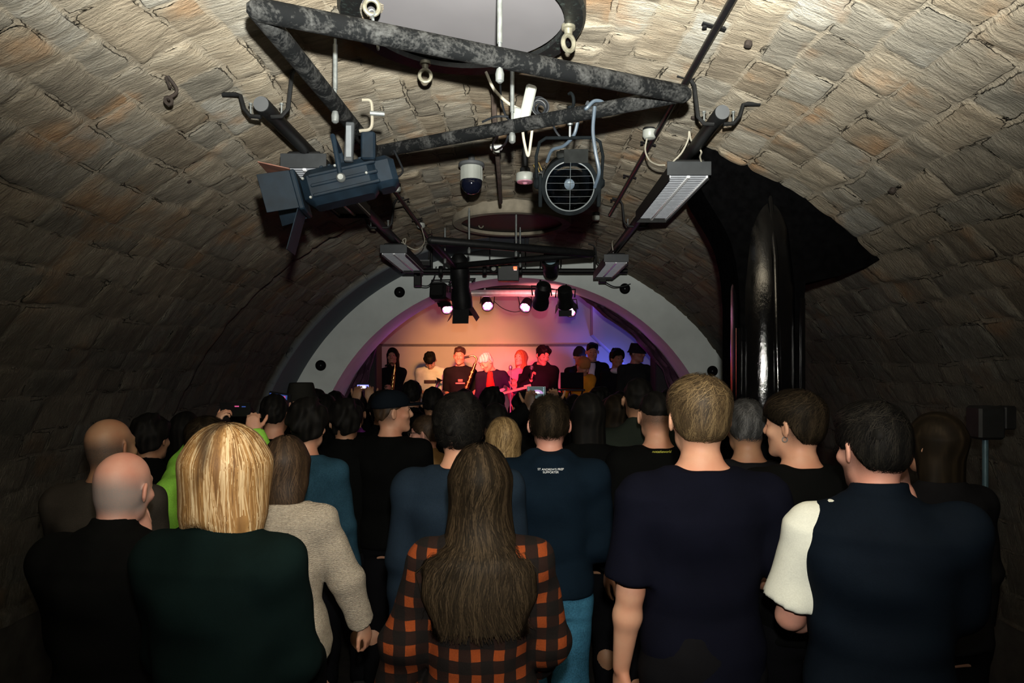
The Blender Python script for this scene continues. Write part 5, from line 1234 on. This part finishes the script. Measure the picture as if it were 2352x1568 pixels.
q_p = person('person with cropped black hair in a navy gilet over a white T shirt', p, -.38, H, near=0, head=(.62, .10, 0), skin='pink', hair=('quiff', 'black', 0, 1.1), top=T(WHT, o=.016, sleeve='short', sl=.80, bag=.018, neck=1.47, name='t_shirt', only='L'), bottom=BT, wide=1.02, beard=True,
             arms={'L': dict(w=(-.16, .25, 1.03), pole=(-.55, -1.0, -.5), dir=(.5, .8, 0), n=(0, 0, -1)), 'R': dict(world=at(2080, 1130, 2.22), pole=(.1, .2, -1), dir=(-.2, .0, 1), n=(-.6, .3, 0), curl=1.3)})
vs = Sd(); vs.loft(off_rows([(r[0], r[1], r[2], r[3] * 1.02, r[4] * 1.02) for r in TORSO_M], .034, .84, 1.50), .02, pw=2.3); vs.cone((0, -.004, 1.44), (0, .006, 1.535), .090, .076, .03)
for sg, xo in ((-1, .135), (1, .20)): vs.cap((sg * .06, -.012, 1.43), (sg * xo, -.01, 1.41), .056, .066, .03)
vs.cap((.19, -.01, 1.41), (.19, .03, 1.20), .082, .080, .03)
vs.wob(.005, 18, 8, (1, 1, 2)); sd_obj('gilet', vs, .009, cloth('gilet_navy', (.0030, .0055, .010), .8), q_p['root'])
p, H = place(2160, 948, 2.62)
r_p = person('person with big dark hair at the right edge of the crowd, barely lit', p, .2, H, 'f', near=1, head=(.2, 0, 0), hair=('long', 'dark', .3, 1.1), top=T(BK2, o=.02), bottom=BT)
# --- middle of the crowd
def mid(px, top, d, label, hair, m, sex='m', **k):
    p, H = place(px, top, d); k.setdefault('skin', 'tan'); return person(label, p, k.pop('yaw', 0), H, sex, near=k.pop('near', 2), hair=hair, top=T(m, o=.02, collar=True, neck=1.50, name='jacket'), bottom=BT, **k)
hatp = mid(690, 880, 4.75, 'person in a flat brimmed dark hat against the pale foot of the arch', ('short', 'black'), BL, hat=bucket_hat(cloth('hat_dark', (.015, .015, .013))))
mid(726, 893, 5.51, 'person with short black hair just right of the flat brimmed hat', ('short', 'black'), BL)
earp = mid(1468, 868, 3.95, 'tall person with cropped dark hair, ears catching light, below the bucket hat', ('short', 'black', 0, .7), OLV, skin='tan')
ph1 = mid(1285, 920, 4.40, 'person holding a phone that shows the glowing arch on its screen', ('short', 'black'), BL, arms={'R': dict(world=at(1274, 935, 4.45), pole=(1, 0, -1), dir=(-.12, .1, 1), n=(-.2, 1, .1), curl=.8, thumb=.8), 'L': dict(world=at(1215, 938, 4.45), pole=(-1, 0, -1), dir=(.1, .1, 1), n=(.4, 1, 0), curl=.9, thumb=.8)}, near=1)
ph2 = mid(1575, 905, 4.3, 'person hidden behind the tall head, right hand lifting a phone by the arch foot', ('short', 'black'), BL, arms={'R': dict(world=at(1684, 945, 4.0), pole=(1, 0, -1), dir=(-.15, .1, 1), n=(-.9, .5, 0), curl=.8, thumb=.8)}, near=1)
PURP = cloth('cloth_violet', (.16, .03, .2))
ph3 = mid(812, 915, 5.15, 'person in a violet sleeved top filming with a small bright phone', ('short', 'black'), PURP, arms={'R': dict(world=at(850, 922, 5.3), pole=(1, 0, -1), dir=(-.1, .1, 1), n=(-.3, 1, .1), curl=.8), 'L': dict(world=at(818, 922, 5.3), pole=(-1, 0, -1), dir=(.1, .1, 1), n=(.3, 1, .1), curl=.8)}, near=1)
protos = [mid(945, 873, 5.65, 'person with short black hair silhouetted below the saxophonist at the left of the stage', ('short', 'black'), BL),
          mid(1130, 896, 5.39, 'person with full round black hair silhouetted under the guitarist', ('curly', 'black'), BL),
          mid(1068, 899, 4.75, 'person with long straight dark hair silhouetted under the second saxophonist', ('pony', 'black', .3), BL, 'f')]
def copy_person(src, px, top, d, label, group, yaw=0.):
    p = at(px, top, d); r0 = src['root']; r = r0.copy(); C.objects.link(r); r.location = (p[0], p[1], 0); r.rotation_euler = (0, 0, yaw); r.scale = (p[2] / 1.752,) * 3
    r['label'] = label; r['group'] = group; r['category'] = 'person'
    for ch in [o for o in bpy.data.objects if o.parent == r0]:
        c = ch.copy(); C.objects.link(c); c.parent = r
    return r
crowd = [  # px, top, d, prototype, where
 (994, 888, 5.12, 0, 'below the white T shirt on stage'), (1066, 892, 5.97, 0, 'under the black T shirted saxophonist'), (1203, 905, 5.78, 1, 'under the guitar neck'), (1246, 893, 6.59, 0, 'just above the phone showing the arch'),
 (1378, 896, 5.48, 1, 'under the music laptop on stage'), (1317, 905, 6.22, 2, 'left of the one under the laptop'), (1425, 898, 5.91, 0, 'under the curly performer'), (1402, 912, 4.76, 2, 'left of the tall lit ears'), (1540, 905, 5.00, 1, 'right of the tall lit ears'), (1536, 893, 5.58, 2, 'under the right loudspeaker stack'),
 (1560, 902, 6.30, 0, 'far right by the inner arch foot'), (877, 905, 4.76, 1, 'just behind the navy cap'), (937, 890, 6.14, 0, 'at the left end below the seated sax bell'), (860, 898, 6.50, 2, 'below the left loudspeaker stack'), (768, 897, 6.04, 0, 'below the inner left arch foot'), (745, 905, 5.10, 2, 'left of the violet sleeve'),
 (792, 925, 4.02, 1, 'between the denim jacket and the navy cap'), (1041, 903, 6.75, 0, 'far back below the second saxophonist'), (1120, 905, 6.40, 2, 'far back below the guitarist'), (1277, 900, 5.14, 2, 'right of the phone showing the arch'), (1139, 925, 4.11, 0, 'over the dark blonde hair'), (1482, 900, 6.68, 1, 'far back under the bucket hat'), (820, 900, 7.00, 1, 'far back left near the stage edge'), (554, 925, 4.97, 0, 'at the left, seen between the raised hands'), (420, 945, 4.10, 2, 'at the far left under the raised hand'), (340, 960, 3.60, 1, 'at the far left beside the thinning grey hair')]
KIND = ['short black hair', 'round black curls', 'long straight dark hair']
for px, top, d, k, where in crowd: copy_person(protos[k], px, top, d, 'dark crowd figure with %s, %s' % (KIND[k], where), 'unlit people in the middle of the crowd', random.uniform(-.25, .25))
for q, k in zip(protos, range(3)): q['root']['group'] = 'unlit people in the middle of the crowd'
# --- phones
def phone(p, label, scr, w=.15, h=.075, rot=(0, 0, 0), on=True):
    t = thing('phone', label, 'phone', tuple(p)); t.rotation_euler = rot
    MB().box((0, 0, 0), (w, .008, h), bev=.003).build('case', mat('phone_case', (.006, .006, .007), .3), t)
    if scr: scr(t, w, h)
    return t
def scr_arch(t, w, h):
    MB().box((0, -.0045, 0), (w * .94, .001, h * .92)).build('screen', emit('screen_dark_teal', (.02, .12, .14), .35), t)
    m = MB(); n = 14
    m.add([(.005 + .040 * math.cos(PI * i / n), -.0055, -.008 + .026 * math.sin(PI * i / n)) for i in range(n + 1)], [tuple(range(n + 1))]); m.build('screen_arch', emit('screen_lilac', (.62, .34, .75), .8), t)
    m = MB(); m.add([(.005 + .018 * math.cos(PI * i / n), -.0062, -.006 + .012 * math.sin(PI * i / n)) for i in range(n + 1)], [tuple(range(n + 1))]); m.build('screen_glow', emit('screen_white', (1, .85, .9), 1.3), t)
    m = MB()
    for k in range(7):
        m.box((-w * .40, -.0056, -h * .38 + k * h * .125), (.003, .001, .003)); m.box((w * .38, -.0056, -h * .38 + k * h * .125), (.004, .001, .004))
    m.build('screen_icons', emit('screen_icon', (.6, .95, 1), 1.1), t)
def scr_blue(t, w, h):
    MB().box((0, -.0045, 0), (w * .9, .001, h * .5)).build('screen', emit('screen_blue', (.30, .32, 1.0), 1.3), t); MB().box((0, -.0055, -.005), (w * .4, .001, h * .45)).build('screen_glow', emit('screen_white', (1, .85, .9), 1.3), t)
def scr_pink(t, w, h):
    MB().box((-.01, -.0045, .0), (w * .8, .001, h * .7)).build('screen', emit('screen_navy', (.03, .09, .4), .6), t); MB().lathe([(.001, 0), (.016, 0)], (-.012, -.0056, -.004), (0, 1, 0), 10).build('screen_glow', emit('screen_pinkw', (1, .7, .85), 1.6), t); MB().box((.02, -.0056, .008), (.03, .001, .018)).build('screen_glow', emit('screen_red', (.8, .1, .3), .8), t)
def scr_line(t, w, h): MB().box((.01, -.0045, .018), (.022, .001, .006)).build('screen_glow', emit('screen_red', (.8, .1, .3), .8), t); MB().box((.045, -.0045, .016), (.02, .001, .005)).build('screen', emit('screen_navy', (.03, .09, .4), .6), t)
phone(at(541, 940, 3.48), 'black phone held sideways by the lime green jacket, nearly dark screen', scr_line, .155, .075, (.25, 0, 0))
phone(at(643, 914, 4.27), 'phone with a pink and white screen held up at the left', scr_pink, .14, .07, (.1, .15, 0))
phone(at(834, 887, 5.36), 'tiny bright blue phone screen in front of the left loudspeaker', scr_blue, .10, .05)
phone(at(1232, 901, 4.52), 'phone showing the lilac arch on its screen, dots down both sides', scr_arch, .125, .082)
phone(at(1668, 908, 4.06), 'phone edge with violet light and white dots next to the tall head', scr_arch, .07, .10, (0, 0, -.9))
# ------------------------------------------------------------ performers on stage (face the camera)
SZ = .45; ST = dict(z0=SZ, near=1, face=True)
def perf(px, py, d, label, yaw=PI, **k):
    p = at(px, py, d); kw = dict(ST); kw.update(k); kw['wide'] = kw.get('wide', 1.0) * .90; kw['top'] = dict(kw['top'], o=kw['top'].get('o', .012) * .6, bag=kw['top'].get('bag', 0) * .6); return person(label, (p[0], p[1]), yaw, p[2] - SZ, bottom=BT, group='performers on the stage', **kw)
RED = cloth('cloth_red', (.55, .03, .02)); DKJ = cloth('cloth_dark_jacket', (.012, .009, .02)); WTEE = cloth('cloth_white_tee', (.62, .60, .62)); BTEE = cloth('cloth_black_tee', (.008, .008, .009)); YEL = cloth('cloth_mustard', (.55, .26, .02)); PNK = cloth('cloth_pink_cardigan', (.5, .12, .2))
P1 = perf(903, 798, 9.75, 'woman at the left end of the stage with long dark hair holding a saxophone', sex='f', skin='fair', hair=('long', 'dark', .3), top=T(BTEE, o=.016), arms={'R': dict(w=(.06, .24, .98), curl=.8), 'L': dict(w=(-.02, .26, 1.18), curl=.8)})
P2 = perf(990, 799, 9.9, 'person in a white T shirt with head bowed, holding a trumpet', head=(0, 1.0, 0), hair=('moptop', 'black'), top=T(WTEE, o=.026, sleeve='short', sl=.9, bag=.014, name='t_shirt'), arms={'R': dict(w=(.06, .26, 1.02), curl=.9), 'L': dict(w=(-.18, .24, 1.04), curl=.9)}, wide=1.05)
P3 = perf(1057, 797, 9.6, 'person in a black T shirt with quiffed hair playing the larger saxophone', head=(-.12, .08, 0), hair=('quiff', 'brown'), top=T(BTEE, o=.024, sleeve='short', sl=.9, bag=.014, name='t_shirt'), arms={'R': dict(w=(.14, .16, .95), curl=.9), 'L': dict(w=(-.20, .24, 1.08), curl=.9)}, wide=1.05)
P4 = perf(1134, 806, 9.25, 'person with pale hair leaning over in a red top and dark open jacket, playing guitar', PI - .15, head=(-.75, .55, .1), lean=(.10, .05), hair=('moptop', 'white'), top=T(DKJ, o=.03, name='jacket'), arms={'R': dict(world=at(1128, 902, 8.98), pole=(1, -.5, -1), dir=(-.7, .3, -.3), n=(0, -.3, .9), curl=.9), 'L': dict(world=at(1182, 892, 9.0), pole=(-1, -.5, -1), dir=(.0, .3, 1), n=(.3, -1, 0), curl=.9)})
rp = Sd(); rp.loft([(.90, 0, .02, .075, .145), (1.10, 0, .02, .078, .145), (1.30, 0, .015, .070, .148), (1.42, 0, .005, .05, .12), (1.47, 0, .0, .04, .09)], .02, fr=P4['uf']); sd_obj('red_shirt', rp, .009, RED, P4['root'])
P5 = perf(1196, 803, 9.82, 'woman with long ginger hair looking up sideways and singing', PI + .2, sex='f', head=(-.75, -.15, 0), hair=('long', 'ginger', .42), top=T(PNK, o=.014, name='cardigan'), arms={'L': dict(w=(-.14, .22, 1.38), pole=(-.6, 0, -1), curl=1.2), 'R': dict(w=(.16, .2, .95))})
rp = Sd(); rp.loft([(.90, 0, .02, .085, .128), (1.10, 0, .02, .080, .118), (1.30, 0, .018, .078, .128), (1.40, 0, .005, .06, .10)], .02, fr=P5['uf']); sd_obj('black_top', rp, .009, BTEE, P5['root'])
P6 = perf(1243, 792, 9.3, 'person with short dark curls in a black hoodie holding a microphone and a phone', head=(.45, .45, 0), hair=('curly', 'black', 0, .55), top=T(BTEE, o=.028, hood=True, name='hoodie'), arms={'R': dict(w=(.14, .24, 1.28), pole=(.8, 0, -1), dir=(-.1, .3, 1), curl=1.2), 'L': dict(w=(.02, .30, 1.08), pole=(-.8, 0, -1), dir=(.8, .5, .1), n=(0, 0, 1), curl=.7)}, wide=1.08)
stripes = None
def stripe_mat():
    m, nt, b = _new('striped_knit'); v = coords(nt); w = N(nt, 'ShaderNodeTexWave', Scale=16.0, Distortion=.6, Detail=1); w.bands_direction = 'Z'; nt.links.new(v, w.inputs['Vector'])
    nt.links.new(ramp(nt, w.outputs['Fac'], [(.0, (.30, .03, .02)), (.3, (.55, .20, .02)), (.5, (.08, .18, .05)), (.75, (.6, .35, .05)), (1.0, (.12, .03, .03))]), b.inputs['Base Color']); b.inputs['Roughness'].default_value = .9; return m
P7 = perf(1338, 815, 9.5, 'person bending left in a striped beanie and mustard jumper at the laptop', PI + .1, head=(.75, .5, 0), lean=(.22, .10), hair=('none', 'dark'), hat=beanie(stripe_mat(), .012), top=T(YEL, o=.024, name='jumper'), arms={'R': dict(w=(.36, .40, 1.02), curl=.8), 'L': dict(w=(.0, .40, 1.0), curl=.8)})
P8 = perf(1330, 800, 10.42, 'person in a dark beanie standing behind the striped beanie', head=(.3, .1, 0), hair=('none', 'dark'), hat=beanie(cloth('beanie_dark', (.02, .02, .02)), .015), top=T(BTEE))
P9 = perf(1360, 787, 9.95, 'tall person in a dark jacket over a pale shirt, third from the right on stage', PI - .2, head=(.2, .2, 0), hair=('quiff', 'black'), top=T(BTEE, o=.028, name='jacket'), wide=1.04)
rp = Sd(); rp.loft([(1.20, 0, .02, .05, .145), (1.40, 0, .01, .07, .122), (1.47, 0, .004, .055, .10)], .02, fr=P9['uf']); sd_obj('pale_shirt', rp, .010, WTEE, P9['root'])
P10 = perf(1415, 804, 9.62, 'person with round curly hair and a pale scarf, second from the right on stage', PI + .1, head=(.3, .1, 0), skin='tan', hair=('curly', 'black', 0, 1.2), top=T(BTEE, o=.024))
rp = Sd(); rp.ell((0, .05, 1.45), (.10, .09, .045), .02, fr=P10['uf']); sd_obj('scarf', rp, .010, WTEE, P10['root'])
P11 = perf(1459, 789, 9.25, 'person in a bucket hat at the right end of the performers', PI + .3, head=(.6, .1, 0), skin='tan', hair=('short', 'black'), hat=bucket_hat(cloth('hat_black', (.012, .012, .012))), top=T(OLV, o=.028, name='jacket'), wide=1.1)
# prints on the T shirts
wb_ = back_surface
def front_plate(info, part, x0, x1, z0, z1, m, name, n=8, dy=.004):
    from mathutils.bvhtree import BVHTree
    me = [c for c in bpy.data.objects if c.parent == info['root'] and c.name.startswith(part)][0].data
    bvh = BVHTree.FromPolygons([v.co for v in me.vertices], [p.vertices for p in me.polygons]); V = []
    for i in range(n + 1):
        for k in range(4):
            x = x0 + (x1 - x0) * i / n; z = z0 + (z1 - z0) * k / 3; h = bvh.ray_cast(Vector((x, 1, z)), Vector((0, -1, 0))); V.append((x, (h[0].y if h[0] else .13) + dy, z))
    F_ = [(i * 4 + k, i * 4 + k + 1, (i + 1) * 4 + k + 1, (i + 1) * 4 + k) for i in range(n) for k in range(3)]
    o = MB().add(V, F_).build(name, m, info['root']); sm = o.modifiers.new('t', 'SOLIDIFY'); sm.thickness = .002; return o
front_plate(P2, 't_shirt', -.095, .085, 1.235, 1.285, mat('print_dark', (.05, .02, .03), .8), 'shirt_print')
front_plate(P3, 't_shirt', -.075, .055, 1.235, 1.252, mat('print_pink', (.6, .2, .2), .8), 'shirt_print')
front_plate(P3, 't_shirt', -.045, .020, 1.262, 1.300, mat('print_dusky', (.28, .12, .10), .8), 'shirt_print')
# instruments
def sax(p, Rz, s, label, tilt):
    t = thing('saxophone', label, 'saxophone', tuple(p), Rz, 'saxophones on the stage', s); t.rotation_euler = (0, tilt, Rz)
    m = mat('lacquered_brass', (.62, .34, .12), .22, 1.0, .1, 30)
    MB().tube(bez([(0, 0, .32), (0, 0, .10), (0, 0, -.20), (.01, 0, -.30), (.06, 0, -.34), (.10, 0, -.29), (.12, 0, -.18), (.14, 0, -.08)], 8), .02, 12, rs=[.016 + .001 * k for k in range(16)] + [.032 + .0008 * k for k in range(32)] + [.058 + .004 * k for k in range(9)]).build('body_tube', m, t)
    MB().tube(bez([(0, 0, .32), (-.005, 0, .37), (-.05, 0, .385), (-.09, 0, .36)], 6), .009, 10).build('neck_crook', m, t)
    MB().tube([(-.085, 0, .362), (-.13, 0, .335)], .012, 10).build('mouthpiece', BLACKM, t)
    k_ = MB()
    for i in range(9): k_.lathe([(.012, 0), (.012, .006)], (0, -.024 - .001 * i, .22 - i * .055), (0, -1, 0), 12)
    k_.tube([(.018, -.022, .27), (.022, -.03, -.22)], .003, 6).tube([(-.018, -.022, .25), (-.022, -.03, -.2)], .003, 6); k_.build('keys', m, t)
    return t
sax(P1['W']((-.03, .26, 1.12)), 0, 1.05, 'slim alto saxophone held by the woman at the left end of the stage', .12)
sax(P3['W']((-.09, .28, 1.13)), 0, 1.3, 'large bright tenor saxophone held by the person in the black T shirt', .35)
tp = thing('trumpet', 'silver trumpet held low by the person in the white T shirt', 'trumpet', tuple(P2['W']((-.06, .29, 1.08))), .2); tp.rotation_euler = (0, -1.15, .2)
tm = mat('trumpet_silver', (.7, .66, .6), .2, 1.0)
MB().tube([(-.22, 0, 0), (.10, 0, 0), (.17, 0, 0), (.22, 0, 0), (.245, 0, 0)], .006, 12, rs=[.006, .008, .016, .032, .055]).build('bell_tube', tm, tp)
MB().tube([(.05, 0, -.03), (.10, 0, -.04), (.12, 0, -.06), (.10, 0, -.08), (-.08, 0, -.08), (-.10, 0, -.06), (-.08, 0, -.03)], .005, 8).build('tuning_slide', tm, tp)
for i in range(3): MB().lathe([(.010, -.09), (.010, .01), (.004, .012), (.004, .03), (.009, .032)], (-.03 + i * .026, 0, 0), (0, 0, 1), 12).build('valve', tm, tp)
gt = thing('guitar', 'electric guitar with a pale neck held low by the person in the red top', 'guitar', tuple(at(1138, 908, 8.93))); gt.rotation_euler = (0, -.24, .08); gt.scale = (.74,) * 3
body = Sd(); body.ell((-.10, 0, 0), (.14, .022, .13), .02).ell((.06, 0, 0), (.10, .022, .10), .03).ell((.15, 0, .07), (.05, .02, .03), .02); sd_obj('body', body, .008, mat('guitar_pink_white', (.62, .45, .42), .3), gt)
MB().box((.33, -.014, .01), (.42, .02, .042), bev=.006).build('neck', mat('maple_neck', (.62, .42, .25), .4), gt)
MB().box((.59, -.012, .018), (.13, .014, .065), bev=.008).build('headstock', mat('maple_neck', (.62, .42, .25), .4), gt)
MB().box((-.03, -.026, 0), (.02, .008, .07), bev=.002).box((.03, -.026, 0), (.02, .008, .07), bev=.002).build('pickup', BLACKM, gt)
MB().tube([(-.17, -.03, 0), (.60, -.026, .012)], .0012, 5).build('string', STEEL, gt)
def mic(p, rot, label):
    t = thing('microphone', label, 'microphone', tuple(p)); t.rotation_euler = rot
    MB().lathe([(.009, -.14), (.012, -.02), (.014, 0)], (0, 0, 0), (0, 0, 1), 16).build('handle', BLACKM, t); MB().lathe([(.014, 0), (.024, .012), (.026, .03), (.018, .05), (.003, .056)], (0, 0, 0), (0, 0, 1), 18).build('grille', mat('mic_mesh', (.25, .25, .26), .4, .8), t); return t
mic(P6['W']((.135, .33, 1.42)), (.35, .1, 0), 'black handheld microphone in the right hand of the hoodie wearer')
mic(P5['W']((-.12, .27, 1.48)), (.6, .2, 0), 'dark microphone held up to the mouth of the ginger haired singer')
phone(P6['W']((.03, .36, 1.13)), 'small phone held flat by the person in the black hoodie on stage', None, .07, .14, (1.1, 0, .2))
mst = thing('microphone_stand', 'thin bright microphone stand left of the ginger haired singer', 'microphone stand', (at(1173, 870, 9.3)[0], 9.15, SZ))
MB().lathe([(.12, .0), (.12, .015), (.02, .03), (.010, .04), (.010, 1.42)], (0, 0, 0), (0, 0, 1), 20).build('pole', STEEL, mst); MB().lathe([(.015, 1.42), (.024, 1.44), (.024, 1.47), (.01, 1.49)], (0, 0, 0), (0, 0, 1), 16).build('grille', mat('mic_mesh', (.25, .25, .26), .4, .8), mst)
lt = thing('laptop', 'open black laptop on a stand in front of the mustard jumper', 'laptop', (at(1313, 880, 9.0)[0], 8.93, at(1313, 890, 8.93)[2])); lt.rotation_euler = (0, 0, -.06)
MB().box((0, .01, .10), (.30, .012, .20), rotx(-.15), bev=.005).build('lid', mat('laptop_black', (.004, .004, .005), .8, spec=.1), lt); MB().box((0, .14, -.005), (.30, .22, .015), bev=.005).build('keyboard_base', mat('laptop_black', (.004, .004, .005), .8, spec=.1), lt)
ls = thing('laptop_stand', 'black folding stand under the stage laptop', 'stand', (at(1313, 880, 9.0)[0], 9.02, SZ)); zt = lt.location.z - SZ - .03
MB().box((0, 0, zt), (.34, .26, .02), bev=.004).build('tray', BLACKM, ls)
for sg in (-1, 1): MB().tube([(sg * .14, -.10, zt), (-sg * .14, .10, .01)], .012, 8).build('leg', BLACKM, ls)
# ------------------------------------------------------------ light and camera
def spot(name, p, target, power, col, size=60, blend=.5, r=.03):
    l = bpy.data.lights.new(name, 'SPOT'); l.energy = power; l.color = col; l.spot_size = math.radians(size); l.spot_blend = blend; l.shadow_soft_size = r
    o = bpy.data.objects.new(name, l); C.objects.link(o); o.location = p
    o.rotation_euler = (Vector(target) - Vector(p)).to_track_quat('-Z', 'Y').to_euler(); return o
def point(name, p, power, col, r=.05):
    l = bpy.data.lights.new(name, 'POINT'); l.energy = power; l.color = col; l.shadow_soft_size = r
    o = bpy.data.objects.new(name, l); C.objects.link(o); o.location = p; return o
# camera flash, tilted up, just above the lens
FP = (CX + .03, -.02, CZ + .21)
e = math.radians(60)
spot('flash', FP, (FP[0] + .02, FP[1] + math.cos(e), FP[2] + math.sin(e)), 2550, (1.0, .99, .90), 120, 1.0, .022)
e = math.radians(1)
spot('flash_spill', FP, (FP[0], FP[1] + math.cos(e), FP[2] + math.sin(e)), 280, (1.0, .97, .88), 92, 1.0, .03)
# stage lanterns
spot('floor_red', (-.10, 8.62, .95), (-.12, 9.75, 1.75), 110, (1.0, .05, .20), 100, .8, .15)
spot('lantern_red', tuple(at(1012, 690, 7.15)), tuple(at(1110, 850, 9.4)), 900, (1.0, .04, .13), 30, .7, .05)
spot('lantern_red_b', tuple(at(1245, 690, 7.2)), tuple(at(1200, 850, 9.4)), 420, (1.0, .05, .12), 28, .7, .05)
spot('lantern_amber', tuple(at(1058, 700, 7.1)), tuple(at(1080, 835, 10.8)), 620, (1.0, .46, .12), 40, 1.0, .08)
spot('lantern_rose', tuple(at(1303, 700, 7.3)), tuple(at(1130, 715, 10.8)), 230, (1.0, .20, .20), 62, 1.0, .08)
for px, py, dr, lab in PARS:
    p = at(px, py, 8.7) + nrm(dr) * .07
    spot('led_beam', tuple(p), tuple(p + nrm(dr)), .5, (1, .10, .5), 150, .6, .04)
point('soffit_fill', tuple(at(960, 800, 8.3)), 1.3, (.8, .12, .9), .1)  # added purple lamps without fittings, standing for LED spill on the soffit
point('soffit_fill', tuple(at(1420, 800, 8.3)), 1.3, (.7, .14, .9), .1)
point('blue_led', tuple(at(1392, 868, 10.2)), 22, (.10, .14, 1.0), .06)
point('blue_led', tuple(at(1345, 700, 10.2)), 2.0, (.15, .12, 1.0), .06)
w = bpy.data.worlds.new('World'); bpy.context.scene.world = w; w.use_nodes = True
w.node_tree.nodes['Background'].inputs[0].default_value = (.6, .75, .7, 1); w.node_tree.nodes['Background'].inputs[1].default_value = .05
# camera, looking down the hall
cam = bpy.data.cameras.new('Camera'); co = bpy.data.objects.new('Camera', cam); C.objects.link(co)
co.location = (CX, 0, CZ); co.rotation_euler = (PI / 2, 0, 0); cam.sensor_width = 36; cam.lens = 36 * F / 2352
cam.shift_x = -(HX - 1176) / 2352; cam.shift_y = (HY - 784) / 2352; cam.clip_start = .05
sc = bpy.context.scene; sc.camera = co
sc.view_settings.view_transform = 'Standard'; sc.view_settings.look = 'None'; sc.view_settings.exposure = 0; sc.view_settings.gamma = 1; sc.view_settings.use_curve_mapping = False
sc.cycles.use_denoising = True; sc.cycles.max_bounces = 5; sc.cycles.diffuse_bounces = 3; sc.cycles.sample_clamp_indirect = 3
